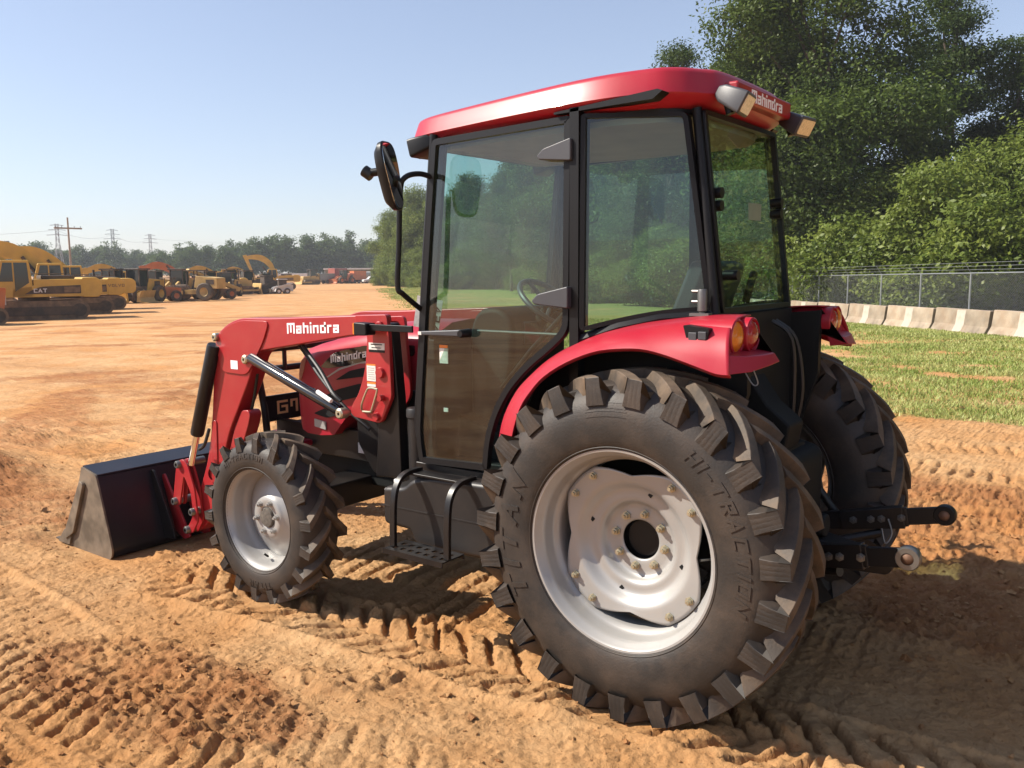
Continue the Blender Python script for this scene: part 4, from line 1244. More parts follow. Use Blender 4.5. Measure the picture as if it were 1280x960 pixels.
# --- loader
def arm_part(side):
    y0, y1 = (.41, .52)
    out = [(1.568, 1.51), (2.43, 1.468), (2.67, 1.465), (2.80, 1.425), (2.90, 1.36), (2.925, 1.30), (3.00, .80), (3.06, .58), (3.13, .44), (3.30, .13), (3.20, .10), (3.06, .20), (2.93, .50), (2.845, .755), (2.60, 1.13), (2.545, 1.275), (1.74, 1.40), (1.56, 1.41)]
    pp = round_poly(out, [.02, .15, .1, .08, .06, .06, .1, .1, .06, .03, .03, .1, .1, .1, .1, .07, .05, .02])
    a = MB().prism(pp, side * y0, side * y1).done('loader_arm', LRED, T, bevel=.008)
    # knee gusset plate and lower boss
    g = MB().prism(round_poly([(2.40, 1.455), (2.66, 1.452), (2.79, 1.415), (2.885, 1.35), (2.905, 1.29), (2.86, 1.14), (2.62, 1.135), (2.46, 1.335)], .05), side * (y1 - .01), side * (y1 + .009)).done('knee_plate', LRED, a, bevel=.004)
    MB().prism(round_poly([(2.955, .52), (3.02, .54), (2.99, .84), (2.94, .84)], .03), side * (y1 - .01), side * (y1 + .007)).done('wear_pad', LRED, a, bevel=.004)
    MB().lathe([(.035, side * (y1 + .012)), (.05, side * (y1 + .012)), (.05, side * (y1 - .01))], 24, (3.01, 0, .50)).done('boss', LRED, a)
    MB().prism(round_poly([(2.80, .80), (2.88, .60), (2.83, .58), (2.75, .66), (2.66, .84), (2.64, .90), (2.66, .925), (2.72, .92)], .02), side * (y0 + .01), side * (y1 - .015)).done('stand_bracket', LRED, a, bevel=.006)
    # tower
    tw = MB().prism(round_poly([(1.69, 1.505), (1.468, 1.515), (1.455, 1.40), (1.447, 1.106), (1.525, .966), (1.72, .983), (1.745, 1.005), (1.73, 1.046), (1.683, 1.104), (1.648, 1.18), (1.626, 1.25), (1.608, 1.374), (1.61, 1.408), (1.69, 1.41)], [.01, .02, .02, .02, .03, .015, .015, .02, .03, .03, .03, .02, .01, .01]), side * (y1 + .004), side * (y1 + .028)).done('loader_tower', LRED, T, bevel=.004)
    MB().prism(round_poly([(1.70, 1.49), (1.50, 1.50), (1.465, 1.10), (1.54, .98), (1.70, .99)], .03), side * (y0 - .04), side * (y0 - .02)).done('loader_tower', LRED, T, bevel=.004)
    MB().prism([(1.465, 1.47), (1.43, 1.10), (1.42, .70), (1.60, .68), (1.57, .98), (1.50, 1.2), (1.52, 1.47)], side * (y1 - .06), side * (y1)).done('loader_post', BLK, T, bevel=.006)
    # cylinders
    yc = side * .465
    def cyl(name, p, q, mid, r1, r2, m1, side_=side):
        p, q = Vector(p), Vector(q)
        d = (q - p); c = p + d * mid
        o = MB().tube([p, p + d * .012, c - d * .02, c], [r1 * .9, r1, r1, r1 * .92], 24).done(name, m1, T)
        MB().cyl(c - d * .01, q, r2, 20).done('rod', MT['chrome'], o)
        return o
    cyl('lift_cylinder', (2.55, side * .548, 1.242), (1.77, side * .548, .99), .93, .031, .02, MT['glossblack'])
    o = cyl('tilt_cylinder', (2.905, side * .538, 1.30), (3.20, side * .545, .54), .74, .041, .02, BLK)
    MB().tube([(1.84, side * .59, 1.06), (1.95, side * .585, 1.10)], .012, 8).done('hose_fitting', MT['white'], T)
    for x_, z_, rr, yy in ((2.62, 1.228, .026, y1 + .01), (2.895, 1.345, .024, y1 + .012), (1.775, 1.0, .028, y1 + .066), (1.51, 1.46, .022, y1 + .03)):
        MB().lathe([(.008, side * (yy + .018)), (rr * .72, side * (yy + .018)), (rr, side * (yy + .012)), (rr, side * (yy - .03)), (rr * .5, side * (yy - .06))], 20, (x_, 0, z_)).done('pivot_pin', MT['zinc'] if z_ < 1.39 and z_ > 1.1 or rr > .027 else LRED, T)
    if side > 0:
        for x_, z_, rr in ((1.515, 1.225, .028), (1.55, 1.0, .022)):
            MB().lathe([(0, y1 + .045), (rr * .85, y1 + .045), (rr, y1 + .038), (rr, y1 + .02)], 24, (x_, 0, z_)).done('pivot_cap', LRED, T)
        lettering('loader_lettering', 'Mahindra', lambda u, v, wv: (2.255 - u, y1 + wv, 1.389 + v + u * .049), .058, MT['white'], a, sw=.21, gap=.21)
        # locking handle
        MB().tube(smooth_path([(1.650, y1 + .035, 1.025), (1.63, y1 + .055, 1.06), (1.585, y1 + .06, 1.135), (1.56, y1 + .06, 1.148), (1.525, y1 + .06, 1.146), (1.515, y1 + .06, 1.135), (1.555, y1 + .06, 1.04), (1.57, y1 + .055, 1.026), (1.64, y1 + .04, 1.02)], 5), .0055, 8).done('locking_handle', MT['zinc'], T)
        MB().cyl((1.505, y1 + .02, 1.10), (1.505, y1 + .06, 1.10), .016, 14).done('lock_pin', LRED, T)
        # labels on the tower
        yl = y1 + .0285
        def lab(x0, x1, z0, z1, m, nm='warning_label', lift=0, par=tw):
            MB().box(x0, x1, yl - .003, yl + .001 + lift, z0, z1).done(nm, m, par, sharp=0)
        lab(1.485, 1.595, 1.338, 1.372, MT['label'])
        lab(1.485, 1.595, 1.325, 1.3375, MT['trim'])
        lab(1.50, 1.58, 1.362, 1.367, MT['trim'], 'label_print', .001)
        lab(1.51, 1.575, 1.346, 1.350, MT['trim'], 'label_print', .001)
        lab(1.552, 1.614, 1.178, 1.256, MT['label'])
        lab(1.552, 1.614, 1.257, 1.264, MT['orange'])
        lab(1.553, 1.614, 1.15, 1.163, MT['label'])
        lab(1.553, 1.614, 1.164, 1.173, MT['orange'])
        for q in range(6): lab(1.56, 1.606, 1.188 + .011 * q, 1.191 + .011 * q, MT['rim'], 'label_print', .0008)
        MB().box(2.70, 2.765, y1 + .0095, y1 + .0105, 1.165, 1.215).done('safety_label', MT['white'], a, sharp=0)
    return a


for sd_ in (1, -1): arm_part(sd_)
MB().cyl((2.83, -.42, .62), (2.83, .42, .62), .055, 24).done('loader_cross_tube', LRED, T)
# hoses on the loader
MB().tube(smooth_path([(2.30, .43, 1.39), (2.18, .46, 1.30), (2.02, .50, 1.20), (1.86, .56, 1.10), (1.80, .56, 1.06)], 6), .011, 8).done('hydraulic_hose', MT['hose'], T)
MB().tube(smooth_path([(2.36, .42, 1.39), (2.22, .42, 1.26), (2.10, .44, 1.16), (1.9, .46, 1.02), (1.72, .44, .9)], 6), .010, 8).done('hydraulic_hose', MT['hose'], T)
MB().tube(smooth_path([(2.60, .47, 1.14), (2.66, .46, .98), (2.72, .46, .85), (2.80, .46, .72)], 6), .009, 8).done('hydraulic_hose', MT['hose'], T)
for s_ in (1, -1):
    MB().tube(smooth_path([(2.93, .585 * s_, .80), (2.965, .60 * s_, .70), (3.05, .58 * s_, .66)], 4), .010, 8).done('hydraulic_hose', MT['hose'], T)

# --- bucket
bw = .95
prof_o = [(3.735, .525), (3.575, .492), (3.455, .10), (3.44, .03), (3.47, -.012), (3.53, -.02), (4.06, -.004)]
prof_i = [(4.06, .008), (3.54, .0), (3.487, .010), (3.465, .045), (3.478, .105), (3.590, .478), (3.735, .508)]
bk = MB().prism(round_poly(prof_o + prof_i, [.003, .01, .03, .05, .05, .05, .002, .002, .04, .04, .03, .02, .01, .003], 3), -bw, bw)
bucket = bk.done('bucket', MT['bucket'], T, bevel=.003, sharp=25)
for s_ in (1, -1):
    side_pl = [(3.735, .532), (3.568, .50), (3.445, .10), (3.433, .03), (3.465, -.018), (3.53, -.024), (4.07, -.004), (3.97, .06), (3.90, .16)]
    MB().prism(round_poly(side_pl, [.004, .02, .05, .05, .04, .04, .002, .01, .02], 3), s_ * bw, s_ * (bw + .012)).done('side_plate', MT['bucket_lit_worn'], bucket, bevel=.002)
    MB().prism(round_poly([(3.735, .45), (3.69, .43), (3.86, .09), (3.97, .03), (3.96, .10)], .02), s_ * (bw + .012), s_ * (bw + .034)).done('stiffener', MT['bucket_lit_worn'], bucket, bevel=.006)
    MB().prism(round_poly([(4.075, .0), (3.93, .0), (3.90, .07), (3.98, .10)], .012), s_ * (bw + .0125), s_ * (bw + .026)).done('side_cutter', MT['bucket_lit_worn'], bucket, bevel=.003)
MB().prism([(4.03, -.012), (4.15, .0), (4.15, .006), (4.03, .004)], -bw - .005, bw + .005).done('cutting_edge', MT['bucket_lit_worn'], bucket)
MB().prism([(3.74, .53), (3.568, .495), (3.57, .503), (3.738, .5385)], -bw, bw).done('top_rim', MT['bucket'], bucket)
for s_ in (1, -1):
    # black bracket plates on the bucket back and the red linkage
    for yy in (.34, .60):
        MB().prism(round_poly([(3.565, .47), (3.53, .47), (3.36, .16), (3.32, .055), (3.46, .035), (3.50, .20)], .015), s_ * (yy - .008), s_ * (yy + .008)).done('bucket_bracket', MT['black'], bucket, bevel=.002)
    for yy in (.395, .535):
        q = MB().prism(round_poly([(3.52, .44), (3.26, .06), (3.33, .035), (3.43, .08), (3.45, .16), (3.545, .42)], .02), s_ * (yy - .007), s_ * (yy + .007)); q.done('bucket_bracket', LRED, bucket, bevel=.002)
    for yy in (.53, .568):
        lk = MB()
        lk.prism(round_poly([(3.38, .28), (3.315, .545), (3.25, .575), (3.20, .545), (3.14, .40), (3.115, .20), (3.19, .10), (3.25, .12), (3.165, .22), (3.18, .37), (3.245, .47), (3.31, .26)], .025), s_ * (yy - .006), s_ * (yy + .006)).done('tilt_link', LRED, T, bevel=.002)
    for x_, z_ in ((3.285, .535), (3.345, .29), (3.16, .25), (3.225, .125)):
        MB().lathe([(.010, s_ * .598), (.020, s_ * .598), (.024, s_ * .592), (.024, s_ * .40)], 18, (x_, 0, z_)).done('pivot_pin', MT['steel'], T)

# --- fenders
FI = [(.745, .93), (.742, 1.0), (.718, 1.093), (.652, 1.204), (.575, 1.28), (.484, 1.352), (.37, 1.415), (.251, 1.462), (.14, 1.492), (.036, 1.511), (-.08, 1.527), (-.195, 1.539), (-.28, 1.543), (-.335, 1.543)]
FO = [(.565, .95), (.557, 1.042), (.515, 1.164), (.46, 1.24), (.395, 1.304), (.29, 1.366), (.172, 1.412), (.07, 1.430), (-.035, 1.435), (-.12, 1.422), (-.196, 1.402), (-.27, 1.380), (-.334, 1.362), (-.385, 1.360)]
FI = [(p.x, p.y) for p in smooth_path([(a, b, 0) for a, b in FI], 3)]; FO = [(p.x, p.y) for p in smooth_path([(a, b, 0) for a, b in FO], 3)]
def fender(side):
    rings = []
    for (xi, zi), (xo, zo) in zip(FI, FO):
        p0 = Vector((xi, .44, zi + .012)); p1 = Vector((xi, .585, zi + .002)); pc = Vector((xi * .65 + xo * .35, .715, zi * .95 + zo * .05)); p2 = Vector((xo, .752, zo))
        row = [p0, Vector((xi, .52, zi + .010))]
        for k in range(9):
            t = k / 8
            row.append(p1 * (1 - t) ** 2 + pc * 2 * t * (1 - t) + p2 * t * t)
        row.append(Vector((xo, .742, zo - .012)))
        rings.append([(p.x, side * p.y, p.z) for p in row])
    f = MB().loft(rings, closed=False).done('fender', RED, T, sharp=45, solid=.006)
    s = side
    tail = MB()
    def Vq(*ps): return [(x, s * y, z_) for x, y, z_ in ps]
    tail.put(Vq((-.325, .44, 1.543), (-.325, .60, 1.540), (-.335, .70, 1.46), (-.372, .748, 1.372), (-.372, .44, 1.372),
                (-.335, .44, 1.43), (-.340, .60, 1.43), (-.362, .725, 1.425), (-.405, .655, 1.418), (-.428, .54, 1.416), (-.43, .44, 1.416),
                (-.385, .748, 1.360), (-.430, .66, 1.364), (-.452, .54, 1.378), (-.452, .44, 1.384)),
             [(0, 1, 6, 5), (1, 2, 7, 6), (5, 6, 9, 10), (6, 7, 8, 9), (7, 2, 3), (7, 3, 11), (7, 11, 12, 8), (8, 12, 13, 9), (9, 13, 14, 10), (3, 4, 14, 13, 12, 11), (4, 0, 5, 10, 14)])
    tail.done('fender_tail', RED, f, sharp=30, bevel=.004)
    for y_, m_, nm in ((.607, 'amber', 'turn_signal'), (.497, 'redlens', 'tail_lamp')):
        x0 = -.352 if y_ > .55 else -.366
        pod = MB().lathe([(.045, x0 + .20), (.060, x0 + .16), (.066, x0 + .03), (.066, x0), (.060, x0 - .004), (.056, x0 + .006)], 36, (0, s * y_, 1.482), 'x').done('lamp_pod', RED, f)
        MB().lathe([(0, x0 - .013), (.02, x0 - .012), (.04, x0 - .008), (.055, x0 + .004), (.056, x0 + .01)], 36, (0, s * y_, 1.482), 'x').done(nm, MT[m_], f)
    if side > 0:
        rec = MB().prism(round_poly([(-.185, 1.525), (-.205, 1.455), (-.28, 1.468), (-.285, 1.515)], .006), .640, .7065)
        rec.done('switch_recess', MT['trim'], f)
        for k in range(2):
            MB().box(-.240 - .037 * k, -.208 - .037 * k, .68, .712, 1.470 + .004 * k, 1.500 + .004 * k).done('hitch_button', MT['grey_plastic'], f, bevel=.003)
        MB().tube(smooth_path([(-.40, .66, 1.37), (-.43, .65, 1.32), (-.445, .64, 1.325), (-.43, .645, 1.37)], 5), .0025, 6).done('wire_clip', MT['steel'], f)
    inner = MB().prism([(.72, .84), (.745, 1.0), (.65, 1.2), (.48, 1.345), (.25, 1.455), (0, 1.505), (-.33, 1.535), (-.33, 1.25), (-.25, 1.0), (.1, .92), (.5, .86)], s * .41, s * .445)
    inner.done('inner_fender', MT['dark'], T)
    return f
for sd_ in (1, -1): fender(sd_)

# --- cab
def inset(pts, d):
    out = []; n = len(pts)
    area = sum(pts[i][0] * pts[(i + 1) % n][1] - pts[(i + 1) % n][0] * pts[i][1] for i in range(n))
    sg = 1 if area > 0 else -1
    for i in range(n):
        p0, p, p1 = Vector(pts[i - 1]), Vector(pts[i]), Vector(pts[(i + 1) % n])
        a, b = (p - p0).normalized(), (p1 - p).normalized()
        n0, n1 = Vector((-a.y, a.x)) * sg, Vector((-b.y, b.x)) * sg
        m = n0 + n1; m = m / max(.5, m.dot(n0)) if m.length > 1e-4 else n0
        out.append(tuple(p + m * d))
    return out


def pane(name, out, fmap, border, gm__, fm, parent, thick=.02, proud=.012):
    """glazed frame: border ring as a frame mesh, the glass its sub-part; fmap(u, v, w)"""
    ins = inset(out, border); n = len(out)
    v = []
    for wv in (proud, -thick):
        v += [fmap(u, q, wv) for u, q in out] + [fmap(u, q, wv) for u, q in ins]
    f = []
    for i in range(n):
        j = (i + 1) % n
        f += [(i, j, n + j, n + i), (2 * n + i, 3 * n + i, 3 * n + j, 2 * n + j), (i, 2 * n + i, 2 * n + j, j), (n + i, n + j, 3 * n + j, 3 * n + i)]
    fr = add(name, v, f, fm, parent, sharp=30)
    g2 = inset(out, border * .6)
    gv = [fmap(u, q, 0) for u, q in g2]
    add('glass', gv, [tuple(range(len(gv)))], gm__, fr, sharp=0)
    return fr


def door_y(x, z_): return .605 - .035 * (x - .35) / .85 - .018 * (z_ - 1.5) / .8
DOOR = round_poly([(1.135, 2.315), (.372, 2.335), (.368, 1.475), (.46, 1.395), (.57, 1.315), (.672, 1.215), (.745, 1.10), (.79, .97), (.802, .835), (1.225, .815), (1.25, .95), (1.232, 1.2), (1.185, 1.8)], [.03, .02, .05, .1, .1, .1, .1, .1, .02, .03, .1, .1, .3], 4)
QUART = round_poly([(.318, 2.335), (-.058, 2.325), (-.165, 1.565), (.02, 1.548), (.17, 1.515), (.312, 1.475)], [.02, .03, .03, .1, .1, .03], 4)
def q_y(x, z_): return .607 - .44 * (.31 - x) - .02 * (z_ - 1.5) / .8
for sd_ in (1, -1):
    dr = pane('door', DOOR, lambda u, q, wv, s=sd_: (u, s * (door_y(u, q) + wv), q), .028, MT['glass_cab'], MT['trim'], T)
    pane('quarter_window', QUART, lambda u, q, wv, s=sd_: (u - wv * .3 * 0, s * (q_y(u, q) + wv), q), .018, MT['glass_cab'], MT['trim'], T)
    yd = lambda x, z_: sd_ * door_y(x, z_)
    if sd_ > 0:
        hx = MB().prism(round_poly([(1.185, 1.430), (1.185, 1.448), (.935, 1.463), (.905, 1.460), (.905, 1.436), (.935, 1.432)], .008), door_y(1, 1.45) + .02, door_y(1, 1.45) + .05)
        hx.done('door_handle', MT['grey_plastic'], dr, bevel=.008)
        MB().lathe([(0, .064), (.014, .064), (.018, .058), (.02, .0)], 20, (.92, door_y(.92, 1.447), 1.447)).done('door_lock', MT['trim'], dr)
        MB().box(1.165, 1.185, door_y(1, 1.45) + .018, door_y(1, 1.45) + .051, 1.432, 1.447).done('door_latch', MT['label'], dr, sharp=0)
        for x0, x1, zc in ((.35, .515, 2.20), (.355, .535, 1.615)):
            y0 = door_y(.4, zc)
            h_ = MB().prism(round_poly([(x0, zc + .045), (x0, zc - .045), (x1 - .01, zc - .03), (x1, zc - .015), (x1 - .03, zc + .012)], .01), y0 + .006, y0 + .04)
            h_.done('door_hinge', MT['grey_plastic'], dr, bevel=.008)
        MB().box(1.05, 1.10, door_y(1.08, 1.37) - .004, door_y(1.08, 1.37) + .0005, 1.30, 1.37).done('sticker', MT['label'], dr, sharp=0)
        MB().box(1.05, 1.10, door_y(1.08, 1.37) - .003, door_y(1.08, 1.37) + .001, 1.372, 1.385).done('sticker', MT['orange'], dr, sharp=0)
        MB().box(1.05, 1.075, door_y(1.08, 1.1) - .004, door_y(1.08, 1.1) + .0005, 1.075, 1.093).done('sticker', MT['label'], dr, sharp=0)
        # inner pull rail and gas strut
        MB().cyl((.90, .54, 1.455), (.42, .545, 1.455), .007, 8).done('pull_rail', MT['grey_plastic'], dr)
        MB().tube([(.43, .53, 1.55), (.62, .52, 1.38), (.80, .50, 1.20)], [.014, .011, .008], 10).done('gas_strut', MT['trim'], dr)
    # pillars
    MB().tube([(1.245, sd_ * .545, .82), (1.27, sd_ * .552, 1.0), (1.25, sd_ * .552, 1.2), (1.20, sd_ * .545, 1.8), (1.148, sd_ * .535, 2.34)], .019, 10).done('front_pillar', MT['trim'], T, sharp=40)
    MB().box(.322, .364, sd_ * .56, sd_ * .612, 1.0, 2.36).done('middle_pillar', MT['trim'], T, sharp=40)
    MB().tube([(-.178, sd_ * .402, 1.545), (-.075, sd_ * .388, 2.34)], .020, 10).done('rear_pillar', MT['trim'], T, sharp=40)
    MB().tube([(.33, sd_ * .58, 1.44), (.17, sd_ * .545, 1.495), (.02, sd_ * .478, 1.53), (-.17, sd_ * .40, 1.545)], .026, 8).done('cab_rail', MT['trim'], T, sharp=40)
    MB().box(.78, 1.27, sd_ * .44, sd_ * .575, .765, .812).done('door_sill', BLK, T, bevel=.006)
MB().lathe([(.0, 1.648), (.017, 1.648), (.019, 1.64), (.019, 1.565), (.012, 1.56), (.012, 1.54)], 20, (-.145, .455, 0), 'z').done('window_hinge', MT['steel'], T)
MB().box(-.18, -.10, .44, .475, 1.545, 1.556).done('hinge_plate', MT['steel'], T)
for z_ in (1.60, 1.64): MB().cyl((-.145, .455, z_), (-.10, .45, z_), .006, 8).done('hinge_bolt', MT['steel'], T)

RG = round_poly([(.386, 1.552), (.386, 2.335), (-.386, 2.335), (-.386, 1.552)], .02, 4)
rearw = pane('rear_window', RG, lambda u, q, wv: (-.19 + .122 * (q - 1.565) - wv, u, q), .02, MT['glass_rear'], MT['trim'], T)
MB().cyl((-.165, .30, 1.70), (-.225, .30, 1.70), .02, 16).done('window_knob', MT['trim'], rearw)
for y_ in (.335, -.335):
    for z_ in (2.02, 1.97): MB().cyl((-.115, y_, z_), (-.165, y_, z_), .021, 16).done('window_hinge', MT['trim'], rearw)
MB().box(-.150, -.146, -.12, .02, 1.93, 2.0).done('sticker', MT['mgreen'], rearw, sharp=0)
WG = round_poly([(.50, 1.40), (.49, 2.335), (-.49, 2.335), (-.50, 1.40)], .03, 4)
pane('windshield', WG, lambda u, q, wv: (1.235 - .095 * (q - 1.42) / .9 + wv, u, q), .02, MT['glass_cab'], MT['trim'], T)
cb = MB()
cb.box(1.20, 1.27, -.50, .50, .80, 1.40)
cb.box(-.20, -.13, -.42, .42, 1.00, 1.545)
cb.prism([(-.18, 1.0), (.55, .92), (.78, .82), (1.22, .80), (1.22, .76), (-.1, .82)], -.42, .42)
cb.done('cab_floor', MT['dark'], T, bevel=.008)
# head rail, lining and roof
OUTL = [(1.33, 0), (1.325, .40), (1.275, .515), (.95, .572), (.35, .622), (.05, .575), (-.06, .505), (-.125, .40), (-.16, .33), (-.175, .20), (-.18, 0)]
def outline(d, n=5):
    pts = smooth_path([(x, y, 0) for x, y in OUTL], n)
    half = [(p.x, p.y) for p in pts]
    full = half + [(x, -y) for x, y in reversed(half[1:-1])]
    return inset(full, d) if d else full
def zr(x, a, b): return a + (b - a) * (1.2 - x) / 1.4
ro = outline(0)
n_ = len(ro)
def ring(d, za, zb): return [(x, y, zr(x, za, zb)) for x, y in outline(d)]
roof = MB().loft([ring(.10, 2.31, 2.342), ring(.05, 2.322, 2.355), ring(.004, 2.340, 2.384), ring(0, 2.346, 2.391), ring(.004, 2.355, 2.402), ring(.024, 2.412, 2.470), ring(.032, 2.424, 2.484), ring(.048, 2.433, 2.493), ring(.075, 2.438, 2.498), ring(.2, 2.447, 2.507), ring(.36, 2.452, 2.51)], caps=True).done('roof', RED, T, sharp=40)
MB().loft([ring(.085, 2.30, 2.325), ring(.085, 2.335, 2.37)]).done('head_rail', MT['trim'], T)
MB().loft([ring(.12, 2.285, 2.296), ring(.12, 2.299, 2.324)]).done('roof_lining', MT['liner'], T)
# dark strip standing in for the shaded underside of the roof edge
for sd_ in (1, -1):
    MB().prism(round_poly([(.44, 2.342), (.44, 2.350), (-.02, 2.386), (-.04, 2.378), (0, 2.352)], .004), sd_ * .55, sd_ * .612).done('roof_underside_strip', MT['trim'], roof)
# raised centre and rear name panel
MB().loft([[(x * .6 + .2, y * .62, zr(x * .6 + .2, 2.44, 2.50)) for x, y in ro], [(x * .56 + .2, y * .56, zr(x * .56 + .2, 2.468, 2.525)) for x, y in ro]]).done('roof_hump', RED, roof, sharp=50)
rp = MB().box(-.205, -.14, -.30, .30, 2.372, 2.445).done('name_panel', LRED, roof, bevel=.012)
lettering('roof_lettering', 'Mahindra', lambda u, v, wv: (-.2055 - wv, .165 - u, 2.382 + v), .048, MT['white'], roof, sw=.2, gap=.22)
MB().tube(smooth_path([(.62, .05, 2.49), (.62, .05, 2.565), (.60, .05, 2.575), (.42, .05, 2.575)], 4), .007, 8).done('aerial_bracket', MT['trim'], roof)
def lamp(x, y, z_, yaw, pitch, lens='lamp', body='grey_plastic'):
    Mx = Matrix.Translation((x, y, z_)) @ Matrix.Rotation(yaw, 4, 'Z') @ Matrix.Rotation(pitch, 4, 'Y')
    rings = []
    for q, (hw_, hh) in zip((-.075, -.05, .02, .045, .05), ((.03, .022), (.048, .034), (.066, .042), (.068, .044), (.064, .040))):
        rings.append([Mx @ Vector((q, a, b)) for a, b in round_poly([(-hw_, -hh), (hw_, -hh), (hw_, hh), (-hw_, hh)], .012, 3)])
    o = MB().loft(rings).done('work_lamp', MT[body], roof, sharp=40)
    rr = [[Mx @ Vector((q, a, b)) for a, b in round_poly([(-.058, -.033), (.058, -.033), (.058, .033), (-.058, .033)], .008, 3)] for q in (.048, .053)]
    MB().loft(rr).done('lens', MT[lens], o, sharp=30)
    MB().cyl((x + .02, y, z_ - .05), (x + .04, y, z_ + .02), .018, 10).done('lamp_bracket', MT['trim'], o)
for s_ in (1, -1):
    lamp(-.215, s_ * .345, 2.362, PI + s_ * R(8), R(28))
    lamp(1.235, s_ * .50, 2.30, R(0), R(15), body='trim')
# interior
st = MB().prism(round_poly([(.02, 1.22), (.50, 1.20), (.52, 1.32), (.10, 1.33)], .04), -.24, .24).done('seat', MT['seat'], T, bevel=.03)
MB().prism(round_poly([(.10, 1.30), (-.06, 1.74), (.02, 1.77), (.20, 1.33)], .04), -.22, .22).done('backrest', MT['seat'], st, bevel=.03)
for s_ in (1, -1): MB().box(.05, .38, s_ * .27, s_ * .33, 1.42, 1.47).done('armrest', MT['seat'], st, bevel=.02)
MB().prism([(.05, .9), (.45, .88), (.40, 1.21), (.08, 1.22)], -.18, .18).done('seat_base', MT['dark'], T)
MB().prism([(-.10, 1.30), (.55, 1.22), (.50, 1.0), (-.1, 1.0)], -.41, -.26).done('side_console', MT['console'], T, bevel=.02)
MB().prism([(-.10, 1.30), (.55, 1.22), (.50, 1.0), (-.1, 1.0)], .26, .41).done('side_console', MT['console'], T, bevel=.02)
dsh = MB()
dsh.prism(round_poly([(1.20, .82), (1.20, 1.44), (1.15, 1.535), (1.02, 1.55), (.93, 1.49), (.93, 1.30), (1.02, .84)], .05), -.24, .24)
dsh.done('dashboard', MT['dark'], T, bevel=.03)
MB().prism([(.932, 1.475), (.935, 1.36), (.922, 1.36), (.92, 1.47)], -.15, .15).done('instrument_cluster', mat('display_glass', (.012, .02, .035), .1, coat=.5), T, bevel=.004)
Mw = Matrix.Translation((.86, 0, 1.555)) @ Matrix.Rotation(R(-38), 4, 'Y')
sw_ = MB().tube([Mw @ Vector((.185 * math.cos(2 * PI * k / 40), .185 * math.sin(2 * PI * k / 40), 0)) for k in range(41)], .014, 10)
for a in (0, 2.1, 4.2): sw_.tube([Mw @ Vector((0, 0, -.02)), Mw @ Vector((.18 * math.cos(a), .18 * math.sin(a), 0))], .011, 8)
sw_.done('steering_wheel', MT['grey_plastic'], T)
MB().cyl(Mw @ Vector((0, 0, 0)), (1.02, 0, 1.36), .035, 14).done('steering_column', MT['dark'], T)
for y_, x_, z_ in ((-.33, .40, 1.40), (-.37, .28, 1.42), (.33, .35, 1.36), (-.33, .15, 1.45)):
    lv = MB().tube([(x_, y_, 1.24), (x_ + .03, y_, z_)], .008, 8); lv.lathe([(0, .035), (.018, .025), (.022, .0), (.012, -.03)], 12, (x_ + .03, y_, z_), 'z'); lv.done('control_lever', MT['trim'], T)
MB().tube(smooth_path([(-.10, -.10, 1.58), (-.12, -.10, 1.66), (-.11, -.16, 1.70)], 4), .018, 8).done('wiper_motor', MT['trim'], T)

# --- fuel tank and step
tk = MB().prism(round_poly([(1.41, .50), (1.41, .685), (1.27, .70), (1.22, .745), (1.10, .775), (.72, .79), (.70, .44), (1.20, .425), (1.235, .495)], [.03, .03, .03, .04, .05, .04, .05, .04, .02]), .30, .665)
tank = tk.done('fuel_tank', MT['plastic'], T, bevel=.03, seg=4)
MB().prism([(1.415, .592), (1.415, .598), (.70, .606), (.70, .600)], .297, .668).done('tank_seam', MT['plastic'], tank)
stp = MB()
for x_ in (1.215, .885):
    for w0 in (0,):
        pth = smooth_path([(x_, .60, .788), (x_, .70, .785), (x_ + .004, .755, .745), (x_ + .002, .785, .66), (x_ - .004, .80, .46)], 5)
        n0 = len(pth)
        rg = []
        for i, p in enumerate(pth):
            t = (pth[min(i + 1, n0 - 1)] - pth[max(i - 1, 0)]).normalized(); nn = Vector((1, 0, 0)).cross(t).normalized()
            rg.append([p + Vector((a, 0, 0)) + nn * b for a, b in ((-.016, -.010), (.016, -.010), (.016, .010), (-.016, .010))])
        stp.loft(rg)
stp.box(.885, 1.215, .60, .68, .772, .784)
step = stp.done('cab_step', BLK, T, bevel=.003)
tp = MB(); nxh, nyh = 7, 2
xs = np.linspace(.872, 1.232, 2 * nxh + 2); ys = np.linspace(.70, .845, 2 * nyh + 2)
for i in range(len(xs) - 1):
    for j in range(len(ys) - 1):
        if i % 2 == 1 and j % 2 == 1: continue
        tp.box(xs[i], xs[i + 1], ys[j], ys[j + 1], .452, .458)
for y0, y1 in ((.696, .70), (.845, .849)): tp.box(.87, 1.234, y0, y1, .435, .46)
tp.done('tread_plate', BLK, step, sharp=0)

